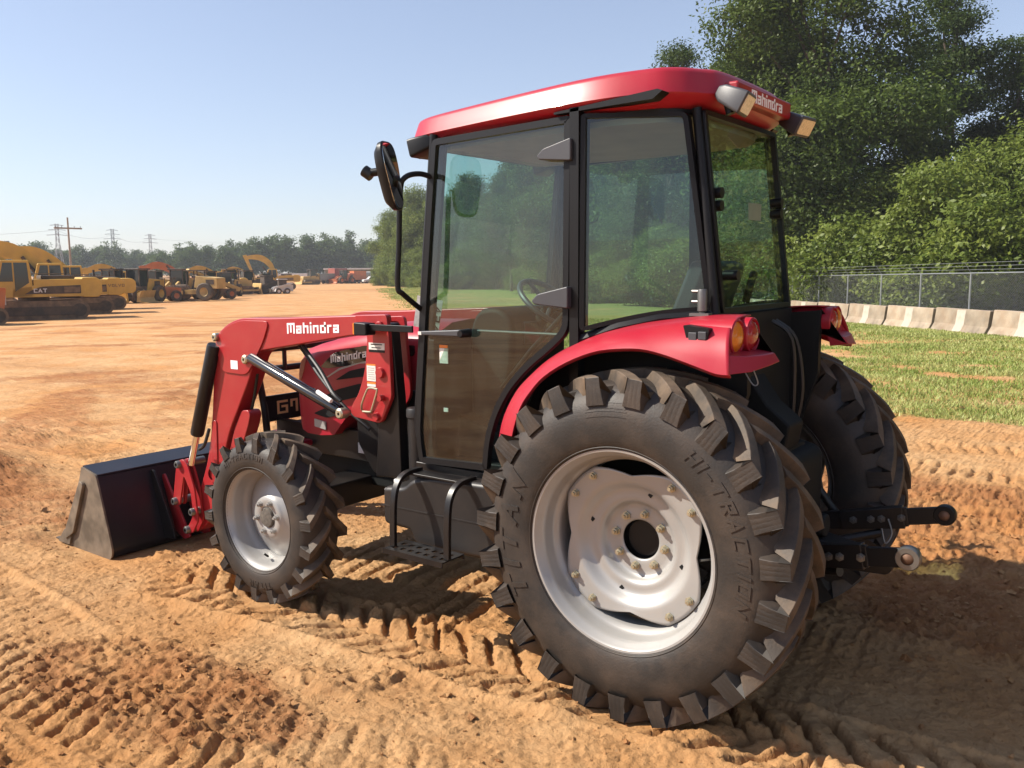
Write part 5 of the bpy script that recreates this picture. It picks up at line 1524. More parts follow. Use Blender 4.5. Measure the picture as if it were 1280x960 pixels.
# --- mirrors and marker lamp
for s_ in (1, -1):
    bar = MB().tube(smooth_path([(1.145, s_ * .54, 2.145), (1.16, s_ * .62, 2.16), (1.175, s_ * .70, 2.14), (1.195, s_ * .715, 2.08), (1.205, s_ * .72, 1.85), (1.215, s_ * .725, 1.66), (1.205, s_ * .70, 1.62), (1.225, s_ * .56, 1.545)], 7), .0125, 10).done('mirror_bar', MT['trim'], T)
    nrm = Vector((-.93, -.36 * s_, .17)).normalized()
    c = Vector((1.165, s_ * .80, 2.135))
    zx = Vector((.30, .18, 1)); zx = (zx - nrm * zx.dot(nrm)).normalized(); yx = nrm.cross(zx)
    def mring(off_, sc):
        return [c + nrm * off_ + yx * (a * sc) + zx * (b * sc) for a, b in round_poly([(-.055, -.15), (.055, -.15), (.085, .06), (.07, .15), (-.07, .15), (-.085, .06)], .05, 5)]
    mr = MB().loft([mring(-.045, .5), mring(-.035, .8), mring(-.012, .98), mring(.006, 1.0), mring(.010, .97)]).done('mirror', MT['trim'], T)
    MB().loft([mring(.0105, .93), mring(.0125, .93)]).done('mirror_glass', MT['mirror'], mr, sharp=30)
    MB().tube(smooth_path([c - nrm * .02 - zx * .02, c + Vector((.03, -s_ * .03, .02)), Vector((1.195, s_ * .735, 2.14)), Vector((1.20, s_ * .717, 2.05))], 5), .009, 8).done('mirror_arm', MT['trim'], mr)
    MB().cyl(c - nrm * .04 + zx * .03, c - nrm * .10 + zx * .035, .018, 12).done('mirror_knob', MT['trim'], mr)
    MB().cyl(c - nrm * .09 + zx * .02, c - nrm * .12 + zx * .05, .026, 12).done('mirror_knob', MT['trim'], mr)
    # marker lamp on its bar
    MB().box(1.235, 1.53, s_ * .605, s_ * .617, 1.438, 1.470).done('marker_bar', MT['trim'], T, bevel=.003)
    mk = MB().prism(round_poly([(1.515, 1.415), (1.515, 1.474), (1.60, 1.478), (1.60, 1.412)], .010), s_ * .575, s_ * .645).done('marker_lamp', MT['trim'], T, bevel=.006)
    MB().prism(round_poly([(1.601, 1.416), (1.601, 1.476), (1.611, 1.472), (1.611, 1.420)], .003), s_ * .58, s_ * .64).done('marker_lens', MT['amber'], mk, bevel=.002)
# lot sticker on the far side of the hood
Ml = Matrix.Translation((1.42, .30, 1.50)) @ Matrix.Rotation(R(-12), 4, 'Y') @ Matrix.Rotation(R(20), 4, 'Z')
lot = MB().box(-.07, .07, -.001, .001, -.07, .09, Ml).done('lot_tag', MT['label'], T, sharp=0)
lettering('tag_lettering', '424', lambda u, v, wv: tuple(Ml @ Vector((-.025 - v, .001 + wv, .055 - u))), .045, MT['trim'], lot, sw=.18, gap=.3)

# --- rear hitch
for s_ in (1, -1):
    a, b = Vector((-.20, s_ * .25, .56)), Vector((-.905, s_ * .335, .692))
    d = (b - a).normalized(); up = Vector((0, 0, 1)); up = (up - d * up.dot(d)).normalized(); sd2 = d.cross(up)
    def bar_(p, q, h0, h1, t): return [[p + up * h0 * e + sd2 * t * k for e, k in ((-1, -1), (1, -1), (1, 1), (-1, 1))], [q + up * h1 * e + sd2 * t * k for e, k in ((-1, -1), (1, -1), (1, 1), (-1, 1))]]
    hl = MB().loft(bar_(a, a.lerp(b, .80), .038, .042, .012)).done('lower_link', BLK, T, bevel=.004)
    MB().loft(bar_(a.lerp(b, .42), a.lerp(b, .78), .040, .048, .024)).done('link_sleeve', BLK, hl, bevel=.004)
    MB().loft(bar_(a.lerp(b, .72), b, .036, .036, .010)).done('link_end', MT['trim'], hl, bevel=.004)
    MB().lathe([(.022, .022), (.040, .022), (.044, .014), (.044, -.014), (.040, -.022), (.022, -.022)], 28, tuple(b)).done('link_eye', MT['steel'] if s_ > 0 else MT['trim'], hl)
    MB().lathe([(0, .026), (.012, .024), (.023, .016), (.027, 0), (.023, -.016), (.012, -.024), (0, -.026)], 20, tuple(b)).done('link_ball', MT['rust'], hl)
    for t_ in (.50, .60, .66, .77):
        p = a.lerp(b, t_)
        bolt(hl, (p.x, p.y + .024, p.z), .013, .02, 'link_bolt', MT['steel'])
    MB().tube([(-.12, s_ * .27, 1.08), (-.46, s_ * .345, .62)], [.026, .018], 12).done('lift_rod', BLK, T)
    MB().tube([(-.1, s_ * .14, 1.10), (-.16, s_ * .28, 1.09)], .035, 12).done('lift_arm', BLK, T)
    MB().tube([(-.30, s_ * .12, .48), (-.66, s_ * .30, .58)], .020, 10).done('stabiliser', BLK, T)
MB().prism(round_poly([(-.38, .50), (-.78, .52), (-.80, .56), (-.38, .64)], .02), -.07, .07).done('drawbar', BLK, T, bevel=.006)
MB().tube(smooth_path([(-.70, -.25, .66), (-.72, -.24, .60), (-.70, -.22, .56), (-.68, -.23, .62)], 5), .004, 8).done('hitch_pin', MT['steel'], T)
rb = MB()
rb.box(-.36, -.2, -.18, .18, .62, .98); rb.cyl((-.44, 0, .66), (-.52, 0, .66), .05, 20)
rb.prism([(-.18, .95), (-.36, .97), (-.38, 1.08), (-.28, 1.16), (-.18, 1.3)], -.09, .09)
rb.done('rear_housing', MT['dark'], T, bevel=.012)
for k in range(2):
    MB().tube(smooth_path([(-.30, -.2 + .05 * k, 1.0), (-.33 + .02 * k, -.2 + .05 * k, 1.2 - .02 * k), (-.30, -.18 + .05 * k, 1.42), (-.22, -.15 + .05 * k, 1.5)], 5), .009, 7).done('hydraulic_hose', MT['hose'], T)


# ================================================================== MACHINES ACROSS THE YARD
def stadium(L, h, n=8):
    r_ = h / 2; out = []
    for k in range(n + 1): a = -PI / 2 + PI * k / n; out.append((L / 2 - r_ + r_ * math.cos(a), r_ + r_ * math.sin(a)))
    for k in range(n + 1): a = PI / 2 + PI * k / n; out.append((-L / 2 + r_ + r_ * math.cos(a), r_ + r_ * math.sin(a)))
    return out


def crawler(root, L, h, gauge, w_):
    for s_ in (1, -1):
        t = MB().prism(stadium(L, h), s_ * (gauge - w_ / 2), s_ * (gauge + w_ / 2)).done('track', MT['trackmat'], root, sharp=20)
        for x_ in (L / 2 - h / 2, -L / 2 + h / 2):
            sp = MB().lathe([(0, s_ * (gauge + w_ / 2 + .02)), (h * .34, s_ * (gauge + w_ / 2 + .02)), (h * .36, s_ * (gauge + w_ / 2 - .05))], 18, (x_, 0, h / 2))
            sp.done('sprocket', MT['mblack'], t)
        MB().box(-L / 2 + h * .6, L / 2 - h * .6, *sorted((s_ * (gauge + w_ / 2), s_ * (gauge + w_ / 2 + .03))), h * .25, h * .7).done('track_frame', MT['mblack'], t)


def curved_boom(pts, wid):
    """pts: (x, z, depth)"""
    sm = smooth_path([(p[0], p[2], p[1]) for p in pts], 6)
    up, lo = [], []
    for i, p in enumerate(sm):
        t = sm[min(i + 1, len(sm) - 1)] - sm[max(i - 1, 0)]; nn = Vector((-t.z, 0, t.x)).normalized()
        up.append((p.x + nn.x * p.y / 2, p.z + nn.z * p.y / 2)); lo.append((p.x - nn.x * p.y / 2, p.z - nn.z * p.y / 2))
    mb = MB(); n = len(up)
    for i in range(n - 1):
        mb.put([(up[i][0], y, up[i][1]) for y in (-wid, wid)] + [(up[i + 1][0], y, up[i + 1][1]) for y in (-wid, wid)] + [(lo[i][0], y, lo[i][1]) for y in (-wid, wid)] + [(lo[i + 1][0], y, lo[i + 1][1]) for y in (-wid, wid)],
               [(0, 1, 3, 2), (4, 6, 7, 5), (0, 2, 6, 4), (1, 5, 7, 3)] + ([(0, 4, 5, 1)] if i == 0 else []) + ([(2, 3, 7, 6)] if i == n - 2 else []))
    return mb


def excavator(p, rz, sc, paint, label, pose='down', stripe=True, word=None, group=None):
    t = empty('excavator', p, rz); t.scale = (sc, sc, sc); tag(t, label, 'excavator', group)
    crawler(t, 4.9, 1.0, 1.35, .62)
    MB().lathe([(0, 1.0), (.75, 1.0), (.75, 1.22), (0, 1.22)], 20, axis='z').done('turntable', MT['mblack'], t)
    hb = MB().prism(round_poly([(1.1, 1.2), (1.1, 1.65), (.1, 1.8), (.1, 2.12), (-2.2, 2.12), (-2.2, 1.2)], .06), -1.42, 1.42).done('house', paint, t, bevel=.03)
    MB().prism(round_poly([(-2.15, 1.15), (-2.15, 2.2), (-2.9, 2.2), (-3.15, 2.0), (-3.15, 1.35), (-2.95, 1.15)], .12), -1.40, 1.40).done('counterweight', paint, t, bevel=.05)
    for s_ in (1, -1):
        if stripe: MB().prism(round_poly([(.55, 1.36), (-.1, 1.74), (-2.1, 1.80), (-2.1, 1.36)], [.05, .4, .02, .02]), *sorted((s_ * 1.415, s_ * 1.432))).done('side_panel', MT['mblack'], hb)
        MB().box(-2.05, -1.3, *sorted((s_ * 1.432, s_ * 1.445)), 1.42, 1.72).done('vent', MT['trackmat'], hb)
    MB().box(-1.9, -.3, -1.1, 1.0, 2.12, 2.32).done('engine_cover', MT['mblack'], t, bevel=.05)
    MB().cyl((-1.5, .6, 2.2), (-1.5, .6, 2.7), .07, 10).done('exhaust', MT['mblack'], t)
    c = MB().prism(round_poly([(1.75, 1.2), (1.85, 2.0), (1.55, 3.1), (.25, 3.12), (.15, 1.95), (.15, 1.2)], .08), .48, 1.42).done('cab', paint, t, bevel=.04)
    MB().prism([(1.66, 2.02), (1.43, 2.98), (1.02, 2.98), (1.02, 2.02)], 1.415, 1.43).done('window', MT['mglass'], c)
    MB().prism([(.95, 1.5), (.95, 2.98), (.36, 2.98), (.30, 1.95)], 1.415, 1.43).done('window', MT['mglass'], c)
    MB().put([(1.865, .56, 2.0), (1.865, 1.34, 2.0), (1.575, 1.34, 3.02), (1.575, .56, 3.02)], [(0, 1, 2, 3)]).done('window', MT['mglass'], c)
    if pose == 'down': B = [(.5, 1.8, .55), (1.6, 3.0, .8), (3.1, 3.95, .9), (5.0, 3.9, .7), (6.2, 3.5, .5)]; tip = (6.2, 3.5); el = (5.4, 1.3)
    elif pose == 'folded': B = [(.5, 1.9, .5), (1.2, 3.7, .8), (2.4, 4.7, .9), (3.8, 4.9, .65), (4.9, 4.7, .45)]; tip = (4.9, 4.7); el = (3.5, 1.6)
    else: B = [(.5, 1.9, .5), (1.8, 3.0, .8), (3.4, 3.55, .8), (5.0, 3.0, .5)]; tip = (5.0, 3.0); el = (4.3, .9)
    bo = curved_boom(B, .22).done('boom', paint, t, sharp=30)
    MB().prism([(tip[0] - .3, tip[1] + .55), (tip[0] + .25, tip[1] + .45), (el[0] + .15, el[1]), (el[0] - .15, el[1])], -.17, .17).done('stick', paint, t, bevel=.03)
    MB().tube([(B[2][0] - .2, 0, B[2][1] + .42), (tip[0] - .15, 0, tip[1] + .45)], .08, 10).done('stick_cylinder', MT['steel'], bo)
    MB().prism(round_poly([(el[0] + .1, el[1] + .2), (el[0] - .2, el[1] + .1), (el[0] - 1.1, el[1] - .5), (el[0] - .9, el[1] - 1.0), (el[0] - .2, el[1] - .9), (el[0] + .15, el[1] - .3)], .1), -.6, .6).done('digging_bucket', MT['trackmat'], t, bevel=.03)
    for s_ in (1, -1): MB().tube([(.9, s_ * .42, 1.5), (2.3, s_ * .3, 3.5)], .1, 10).done('boom_cylinder', MT['mblack'], t)
    MB().tube([(1.1, -1.3, 1.9), (-.1, -1.3, 2.4), (-2, -1.3, 2.4)], .025, 6).done('handrail', MT['mblack'], t)
    if word:
        lettering('lettering', word[0], lambda u, v, wv: (.12 - u, 1.433 + wv, 1.44 + v), .20, MT['mwhite'], hb, sw=.26, gap=.16, thick=.006)
        lettering('lettering', word[1], lambda u, v, wv: (-2.2 - u * 1.0, 1.403 + wv, 1.65 + v), .17, MT['trackmat'], hb, sw=.22, thick=.006) if word[1] else None
    return t


def big_wheel(root, x, y, r_, w_, hubm, name='wheel'):
    sg = 1 if y > 0 else -1
    o = MB().lathe([(r_ * .5, -w_ / 2), (r_ * .9, -w_ / 2), (r_, -w_ * .36), (r_, w_ * .36), (r_ * .9, w_ / 2), (r_ * .5, w_ / 2)], 28, (x, y, r_)).done(name, MT['mtyre'], root, sharp=30)
    MB().lathe([(0, sg * w_ * .25), (r_ * .2, sg * w_ * .28), (r_ * .42, sg * w_ * .36), (r_ * .53, sg * w_ * .49), (r_ * .53, sg * w_ * .3)], 24, (x, y, r_)).done('rim', hubm, o)
    return o


def wheel_loader(p, rz, sc, paint, label, canopy=False, group=None, low=False):
    t = empty('wheel_loader', p, rz); t.scale = (sc,) * 3; tag(t, label, 'loader', group)
    for x in (1.5, -1.6):
        for s_ in (1, -1): big_wheel(t, x, s_ * 1.05, .78, .55, paint)
    MB().prism(round_poly([(-2.9, .8), (-2.9, 1.75), (-2.7, 2.05), (-.7, 2.2), (-.4, 1.2), (-.4, .7), (-2.2, .6)], .08), -.75, .75).done('engine_hood', paint, t, bevel=.04)
    MB().box(-2.92, -2.86, -.5, .5, 1.0, 1.75).done('grille', MT['mblack'], t)
    for s_ in (1, -1): MB().box(-2.2, -1.4, *sorted((s_ * .75, s_ * .765)), 1.35, 1.95).done('side_vent', MT['mblack'], t)
    MB().prism([(-.2, .6), (-.2, 1.3), (1.6, 1.5), (2.2, 1.0), (2.0, .6)], -.5, .5).done('front_frame', paint, t, bevel=.04)
    c = MB()
    for x in (-.65, .55):
        for s_ in (1, -1): c.box(x - .05, x + .05, s_ * .65 - .05, s_ * .65 + .05, 1.25, 3.0)
    c.box(-.6, .5, -.65, .65, 1.1, 1.5)
    c.done('cab_frame', MT['mblack'], t)
    MB().prism(round_poly([(-.85, 3.0), (-.85, 3.13), (.75, 3.13), (.75, 3.0)], .05), -.8, .8).done('cab_roof', MT['mblack'] if not canopy else paint, t)
    if not canopy: MB().box(-.62, .52, -.66, .66, 1.5, 2.98).done('cab_glass', MT['mglass'], t)
    for s_ in (1, -1): MB().prism(round_poly([(.9, 1.6), (1.1, 1.9), (2.6, 1.2), (3.1, .5), (2.8, .4), (2.3, .95)], .06), *sorted((s_ * .42, s_ * .6))).done('lift_arm', paint, t)
    MB().prism(round_poly([(2.9, .1), (3.0, .9), (3.4, 1.15), (3.15, .5), (3.3, .15), (4.0, .08), (4.0, .02)], .04), -1.3, 1.3).done('loader_bucket', paint, t)
    MB().box(-2.95, -2.85, -.9, .9, .75, .95).done('rear_bumper', paint, t)
    return t


def simple(name, label, cat, p, rz, sc=1.0, group=None):
    t = empty(name, p, rz); t.scale = (sc,) * 3
    return tag(t, label, cat, group)


def face_left(px): return azi(px) + PI / 2
def face_right(px): return azi(px) - PI / 2


excavator(at(46, 56), face_left(46) + .10, 1.06, MT['yellow'], 'nearest yellow excavator with black stripe on its flank at the left edge of the photo', 'down', word=('CAT', None), group='yellow excavators parked in a row')
excavator(at(88, 64), face_left(88) + .06, 1.06, MT['yellow'], 'second yellow excavator in the row with dark lettering on its rear counterweight', 'down', word=('CAT', 'VOLVO'), group='yellow excavators parked in a row')
excavator(at(112, 73), face_left(112) + .04, 1.06, MT['yellow'], 'third yellow excavator in the row mostly hidden behind the other two', 'down', group='yellow excavators parked in a row')
# dozer blade edge of the nearest machine, orange loader body at the picture edge
t = simple('crawler_loader', 'orange-yellow machine cut off by the left picture edge in front of the excavators', 'loader', at(-40, 50), face_left(0) + .2, .95)
crawler(t, 3.4, .9, .9, .45)
MB().prism(round_poly([(-1.6, .8), (-1.75, 1.9), (-.3, 2.0), (.2, 1.3), (1.5, 1.1), (1.5, .7)], .08), -.8, .8).done('engine_hood', MT['moran'], t, bevel=.03)
MB().box(-.2, .9, -.7, .7, 1.3, 2.7).done('cab_glass', MT['mglass'], t)
MB().box(-.3, 1.0, -.8, .8, 2.7, 2.82).done('cab_roof', MT['moran'], t)
MB().box(-1.8, -1.7, -.3, .3, 1.0, 1.6).done('grille', MT['mwhite'], t)

wheel_loader(at(146, 92), face_left(146) + 2.6, 1.05, MT['tan'], 'tan wheel loader with a dark cab roof just behind the second excavator', group='wheel loaders in the yard')
wheel_loader(at(176, 92), face_left(176) + .9, 1.05, MT['yellow'], 'yellow wheel loader with its rear engine cover towards the dirt lane', group='wheel loaders in the yard')
wheel_loader(at(196, 104), face_left(196) + 1.0, 1.02, MT['yellow'], 'dusty yellow wheel loader standing behind the red-orange sweeper', group='wheel loaders in the yard')
excavator(at(240, 118), face_left(240), 1.1, MT['moran'], 'orange excavator with its arm folded, standing behind the wheel loaders', 'low', stripe=False)
# sweeper
t = simple('road_sweeper', 'small red-orange sweeper tractor with a black roller brush on the edge of the lane', 'sweeper', at(209, 94), face_left(209) + .3, 1.0)
for x, r_ in ((-.9, .55), (.9, .42)):
    for s_ in (1, -1): big_wheel(t, x, s_ * .75, r_, .3, MT['moran'])
MB().prism(round_poly([(-1.5, .5), (-1.5, 1.35), (-.3, 1.45), (1.5, 1.3), (1.6, .6)], .06), -.55, .55).done('body', MT['moran'], t, bevel=.03)
MB().cyl((2.3, -1.1, .5), (2.3, 1.1, .5), .5, 20).done('brush', MT['mtyre'], t)
MB().box(1.5, 2.3, -.9, .9, .85, 1.05).done('brush_hood', MT['moran'], t)
c = MB()
for x in (-.9, .1):
    for s_ in (1, -1): c.box(x - .03, x + .03, s_ * .5 - .03, s_ * .5 + .03, 1.3, 2.3)
c.box(-1.05, .25, -.6, .6, 2.3, 2.38); c.done('canopy', MT['mblack'], t)
wheel_loader(at(228, 100), face_left(228) + 1.1, 1.06, MT['tan'], 'tan machine with a dark canopy between the red-orange sweeper and the soil compactor', canopy=False, group='wheel loaders in the yard')
# soil compactor
t = simple('soil_compactor', 'pale yellow soil compactor with one large black tyre beside the lane', 'compactor', at(248, 96), face_left(248) - .5, 1.1)
for s_ in (1, -1): big_wheel(t, -1.4, s_ * .85, .82, .6, MT['tan'])
MB().prism(round_poly([(-2.6, 1.1), (-2.6, 2.1), (-.5, 2.3), (-.3, 1.2)], .08), -.85, .85).done('engine_hood', MT['tan'], t, bevel=.04)
MB().box(-2.3, -1.5, .85, .87, 1.5, 1.95).done('side_vent', MT['mblack'], t)
MB().cyl((1.7, -1.05, .75), (1.7, 1.05, .75), .75, 28).done('drum', MT['trackmat'], t)
fr_ = MB(); fr_.box(.7, 2.7, -1.25, -1.1, .6, .95); fr_.box(.7, 2.7, 1.1, 1.25, .6, .95); fr_.box(-.4, .8, -.6, .6, .6, 1.0); fr_.done('drum_frame', MT['tan'], t)
c = MB()
for x in (-.6, .5):
    for s_ in (1, -1): c.box(x - .04, x + .04, s_ * .7 - .04, s_ * .7 + .04, 1.0, 2.75)
c.box(-.8, .7, -.85, .85, 2.75, 2.85); c.done('canopy', MT['mblack'], t)
excavator(at(284, 128), face_left(284), 1.0, MT['yellow'], 'yellow excavator with a folded boom behind the soil compactor', 'low')
# conveyor / trencher
t = simple('conveyor_machine', 'rusty machine with a sloping conveyor boom beside the soil compactor', 'conveyor', at(276, 100), face_left(276) + .4, 1.0)
for s_ in (1, -1): big_wheel(t, -1.2, s_ * .6, .55, .3, MT['moran'])
MB().prism([(3.2, 3.3), (3.3, 3.1), (-2.2, .8), (-2.4, 1.0), (-2.4, 1.2)], -.4, .4).done('conveyor', MT['tan'], t)
MB().box(-1.8, 1.2, -.5, .5, .7, 1.1).done('frame', MT['rust'], t)
MB().cyl((2.2, 0, .2), (2.2, 0, 2.6), .07, 8).done('prop', MT['rust'], t)
MB().box(.2, 1.4, -.6, .6, 1.1, 1.9).done('engine_box', MT['tan'], t)
# dozer
def dozer(px, dd, rot, label, sc=1.0, paint='tan'):
    t = simple('bulldozer', label, 'bulldozer', at(px, dd), rot, sc)
    crawler(t, 3.6, 1.0, .95, .5)
    MB().prism(round_poly([(-1.5, .8), (-1.5, 1.8), (0, 1.7), (1.7, 1.65), (1.8, .8)], .06), -.6, .6).done('engine_hood', MT[paint], t, bevel=.04)
    c = MB()
    for x in (-1.2, .1):
        for s_ in (1, -1): c.box(x - .05, x + .05, s_ * .65 - .05, s_ * .65 + .05, 1.5, 2.9)
    c.box(-1.35, .25, -.8, .8, 2.9, 3.0); c.done('canopy', MT['mblack'], t)
    MB().box(-1.1, 0, -.58, .58, 1.7, 2.85).done('cab_glass', MT['mglass'], t)
    MB().prism([(2.5, .1), (2.35, .7), (2.5, 1.3), (2.62, 1.3), (2.5, .7), (2.65, .1)], -1.5, 1.5).done('blade', MT[paint], t)
    for s_ in (1, -1): MB().box(.2, 2.4, s_ * 1.25 - .06, s_ * 1.25 + .06, .4, .6).done('push_arm', MT[paint], t)
    return t
dozer(298, 122, face_right(298) + .3, 'yellow bulldozer with dark canopy left of the raised excavator boom', 1.15)
dozer(316, 132, face_right(316) + .5, 'dark dusty bulldozer left of the far yellow bulldozer', 1.1, 'mblack')
excavator(at(352, 158), face_left(352), 1.15, MT['yellow'], 'yellow excavator with a high bent boom at the far end of the machine row', 'folded')
# skid steer
def skid(px, dd, rot, label, paint, sc=1.0):
    t = simple('skid_steer', label, 'skid steer', at(px, dd), rot, sc)
    for x in (.6, -.6):
        for s_ in (1, -1): big_wheel(t, x, s_ * .72, .42, .3, MT[paint])
    MB().prism(round_poly([(-1.5, .4), (-1.5, 1.3), (-.6, 1.4), (.9, .9), (1.0, .35)], .06), -.55, .55).done('body', MT[paint], t, bevel=.03)
    MB().box(-.6, .5, -.5, .5, 1.0, 2.05).done('cab_glass', MT['mblack'], t)
    MB().box(-.75, .6, -.55, .55, 2.05, 2.15).done('cab_roof', MT[paint], t)
    for s_ in (1, -1): MB().prism(round_poly([(-1.5, 1.45), (-1.3, 1.6), (1.2, 1.0), (1.6, .35), (1.35, .3), (1.0, .8)], .05), *sorted((s_ * .58, s_ * .72))).done('lift_arm', MT[paint], t)
    MB().prism([(1.5, .08), (1.5, .7), (1.7, .8), (1.6, .15), (2.3, .08)], -.9, .9).done('loader_bucket', MT['mblack'], t)
    return t
skid(355, 122, face_left(355) + .2, 'white skid steer with striped lift arms at the end of the machine row', 'mwhite', .95)
skid(336, 124, face_left(336) + .5, 'dusty dark skid steer left of the white one', 'mblack', 1.2)
wheel_loader(at(263, 112), face_left(263) + .6, 1.0, MT['yellow'], 'bright yellow loader with a dark cab behind the rusty conveyor', group='wheel loaders in the yard')
wheel_loader(at(288, 112), face_left(288) + 1.3, .95, MT['tan'], 'tan loader turned away beside the rusty conveyor', group='wheel loaders in the yard')
excavator(at(322, 150), face_left(322), 1.0, MT['yellow'], 'yellow excavator with a low boom among the far bulldozers', 'low')
dozer(340, 136, face_right(340) + .2, 'yellow bulldozer just left of the white skid steer', 1.0, 'yellow')
excavator(at(172, 106), face_left(172) + .1, 1.0, MT['yellow'], 'yellow excavator glimpsed between the first wheel loaders', 'low')
wheel_loader(at(311, 148), face_left(311) + .3, 1.0, MT['tan'], 'dusty tan loader half hidden between the bulldozers', group='wheel loaders in the yard')

# far group at the end of the lane
def truck(px, dd, rot, label, cabm, bodym, L=7, h=3.0, sc=1.0, tank=False):
    t = simple('parked_truck', label, 'truck', at(px, dd), rot, sc)
    for x in (L / 2 - .9, -L / 2 + 1.0, -L / 2 + 2.2):
        for s_ in (1, -1): big_wheel(t, x, s_ * 1.0, .5, .3, MT['steel'])
    MB().prism(round_poly([(L / 2, .6), (L / 2, 1.5), (L / 2 - .9, 1.7), (L / 2 - 1.2, 2.6), (L / 2 - 2.3, 2.6), (L / 2 - 2.3, .6)], .08), -1.15, 1.15).done('cab', MT[cabm], t, bevel=.04)
    MB().box(L / 2 - 2.0, L / 2 - 1.25, -1.16, 1.16, 1.75, 2.4).done('window', MT['mglass'], t)
    if tank: MB().lathe([(0, -L / 2), (1.0, -L / 2), (1.15, -L / 2 + .2), (1.15, L / 2 - 2.7), (1.0, L / 2 - 2.5), (0, L / 2 - 2.5)], 24, (0, 0, 1.9), 'x').done('tank_body', MT[bodym], t)
    else: MB().box(-L / 2, L / 2 - 2.4, -1.2, 1.2, .9, h).done('cargo_body', MT[bodym], t, bevel=.04)
    MB().box(-L / 2, L / 2 - 1, -.4, .4, .55, .85).done('frame', MT['mblack'], t)
    return t
truck(371, 262, face_right(371), 'long white box trailer truck far off at the foot of the woods', 'mwhite', 'mwhite', 13, 2.6)
dozer(390, 215, face_left(390) + .5, 'dusty machine at the left end of the far group before the woods', 1.2, 'tan')
truck(404, 225, face_left(404) + .6, 'dusty grey truck second from the left in the far group', 'tan', 'steel', 7, 2.6)
truck(421, 232, face_left(421) + .8, 'far truck with a red-topped body in the middle of the far group', 'tan', 'mred', 7, 3.9)
wheel_loader(at(432, 226), face_left(432) + .7, 1.1, MT['moran'], 'small orange loader in the middle of the far group', group='wheel loaders in the yard')
truck(445, 230, face_left(445) + .5, 'orange-red truck in front of the long pale-roofed shed', 'mred', 'moran', 6, 3.2)
truck(458, 236, face_left(458) + .6, 'pale tank truck in front of the long pale-roofed shed', 'tan', 'liner', 7, 2.8, tank=True)
def car(px, dd, rot, label, m):
    t = simple('parked_car', label, 'car', at(px, dd), rot)
    for x in (1.45, -1.45):
        for s_ in (1, -1): big_wheel(t, x, s_ * .8, .36, .22, MT['steel'])
    MB().prism(round_poly([(2.4, .4), (2.4, .95), (1.2, 1.1), (.6, 1.75), (-1.2, 1.75), (-2.3, 1.15), (-2.4, .4)], .1), -.9, .9).done('body', MT[m], t, bevel=.06)
    MB().prism([(1.0, 1.15), (.55, 1.65), (-1.1, 1.65), (-1.7, 1.15)], -.91, .91).done('window', MT['mglass'], t)
car(467, 228, face_left(467) + .3, 'white car parked left of the dark one by the far shed', 'mwhite')
car(476, 226, face_left(476) + .2, 'dark car parked beside the white one at the edge of the far grass', 'mblack')
t = simple('storage_shed', 'long low open shed with a pale flat roof at the far end of the lane', 'shed', at(455, 262), face_left(455), 1.0)
MB().box(-11, 11, -4, 4, 3.6, 4.0).done('roof', MT['mwhite'], t, bevel=.03)
for x in (-10.5, -5.2, 0, 5.2, 10.5):
    for s_ in (1, -1): MB().box(x - .12, x + .12, s_ * 3.7 - .12, s_ * 3.7 + .12, -.3, 3.6).done('post', MT['steel'], t)
MB().box(-11, 11, -3.95, -3.85, 0, 3.6).done('back_wall', MT['liner'], t)
MB().box(-10.95, -10.85, -3.8, 3.8, 0, 3.6).done('end_wall', MT['mwhite'], t)

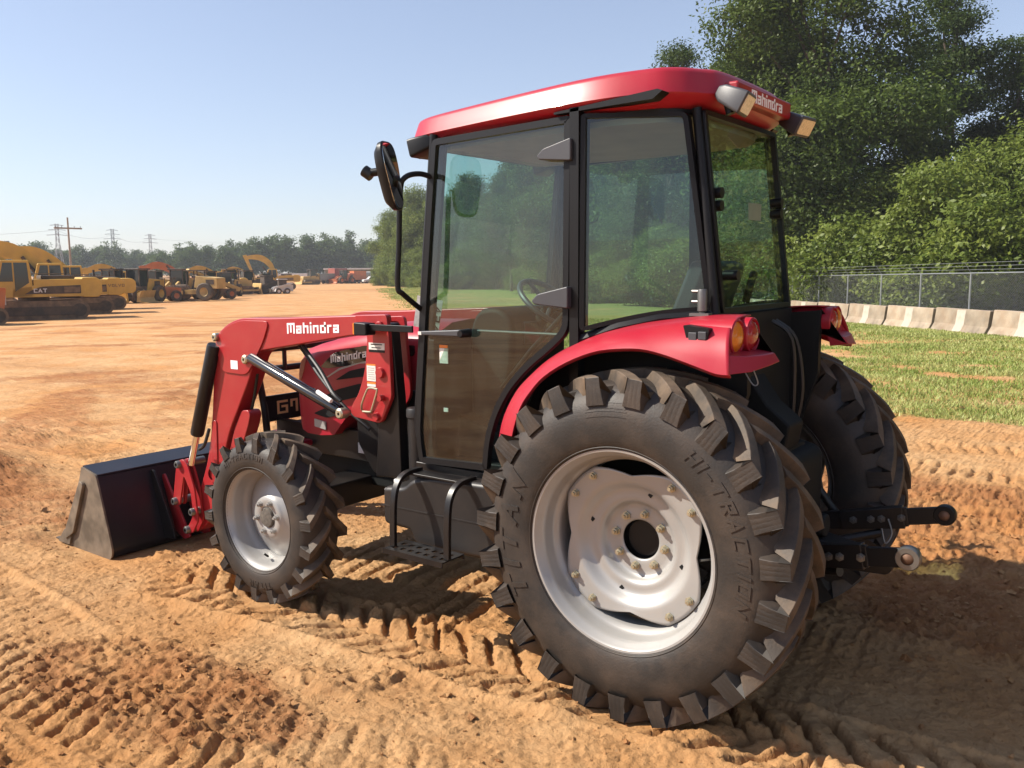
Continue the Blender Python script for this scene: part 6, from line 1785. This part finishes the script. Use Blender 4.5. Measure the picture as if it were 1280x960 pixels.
# poles, pylons and lines
def pole(px, dd, h, label, arm=2.2):
    t = simple('utility_pole', label, 'pole', at(px, dd), azi(px) + .4)
    MB().tube([(0, 0, -.5), (0, 0, h)], [.24, .15], 10).done('shaft', MT['wood'], t)
    MB().box(-.10, .10, -arm, arm, h - 2.2, h - 1.9).done('crossarm', MT['wood'], t)
    for y in (-arm * .9, -arm * .45, arm * .45, arm * .9): MB().cyl((0, y, h - 1.9), (0, y, h - 1.6), .06, 6).done('insulator', MT['steel'], t)
    return t.location + Vector((0, 0, h - 1.6))
def pylon(px, dd, h, label):
    t = simple('power_pylon', label, 'pylon', at(px, dd), azi(px) + .3)
    m = MB(); b = h * .09; tw_ = h * .022
    n = 9
    for k in range(n):
        z0, z1 = h * k / n, h * (k + 1) / n
        w0, w1 = b + (tw_ - b) * min(1, z0 / (h * .7)), b + (tw_ - b) * min(1, z1 / (h * .7))
        for sx in (1, -1):
            for sy in (1, -1): m.tube([(sx * w0, sy * w0, z0), (sx * w1, sy * w1, z1)], .10, 5)
            m.tube([(sx * w0, -w0, z0), (sx * w1, w1, z1)], .06, 4); m.tube([(-w0, sx * w0, z0), (w1, sx * w1, z1)], .06, 4)
    m.done('lattice_tower', MT['pylon'], t)
    for z_, a in ((h * .80, h * .17), (h * .89, h * .14), (h * .97, h * .11)): MB().tube([(0, -a, z_), (0, 0, z_ + .3), (0, a, z_)], .11, 5).done('crossarm', MT['pylon'], t)
    return t.location + Vector((0, 0, h * .89))
p1 = pole(95, 190, 13.8, 'tall wooden utility pole with a crossarm rising above the parked excavators', 2.6)
y1_ = pylon(81, 380, 22, 'slim lattice pylon just left of the wooden pole')
y2_ = pylon(149, 440, 23, 'broad lattice pylon over the far woods between the pole and the orange excavator')
y3_ = pylon(195, 470, 22, 'rightmost small lattice pylon on the far skyline')
y0_ = at(-260, 420) + Vector((0, 0, 20)); y4_ = at(560, 640) + Vector((0, 0, 22))
def line(a, b, label, sag=2.5, dy=0):
    pts = [a.lerp(b, k / 16) + Vector((0, dy, -sag * 4 * (k / 16) * (1 - k / 16))) for k in range(17)]
    o = MB().tube(pts, .045, 4).done('power_line', MT['pylon'], None)
    tag(o, label, 'wire', 'power lines over the far woods')
line(y0_, y1_, 'power line running left from the slim pylon out of the picture')
line(y1_, y2_, 'power line between the slim pylon and the broad pylon')
line(y2_, y3_, 'power line between the broad pylon and the rightmost pylon')
line(y3_, y4_, 'power line running right from the rightmost pylon behind the woods')

# ------------------------------------------------------------------ haze
def haze():
    lo, hi = -4.0, 27.0
    o = MB().box(-140, 620, -620, 120, lo, hi).done('haze', None, None, sharp=0) if False else None
    m = bpy.data.materials.new('haze'); m.use_nodes = True
    n = m.node_tree.nodes; n.remove(n['Principled BSDF'])
    v = n.new('ShaderNodeVolumePrincipled'); v.inputs['Color'].default_value = (.93, .95, .99, 1); v.inputs['Density'].default_value = .0004; v.inputs['Anisotropy'].default_value = 0
    m.node_tree.links.new(v.outputs[0], n['Material Output'].inputs['Volume'])
    o = MB().box(-560, 960, -960, 460, lo, hi).done('haze', m, None, sharp=0)
    tag(o, 'pale summer haze hanging over the yard', 'haze', kind='stuff')
HAZE = True
if HAZE: haze()
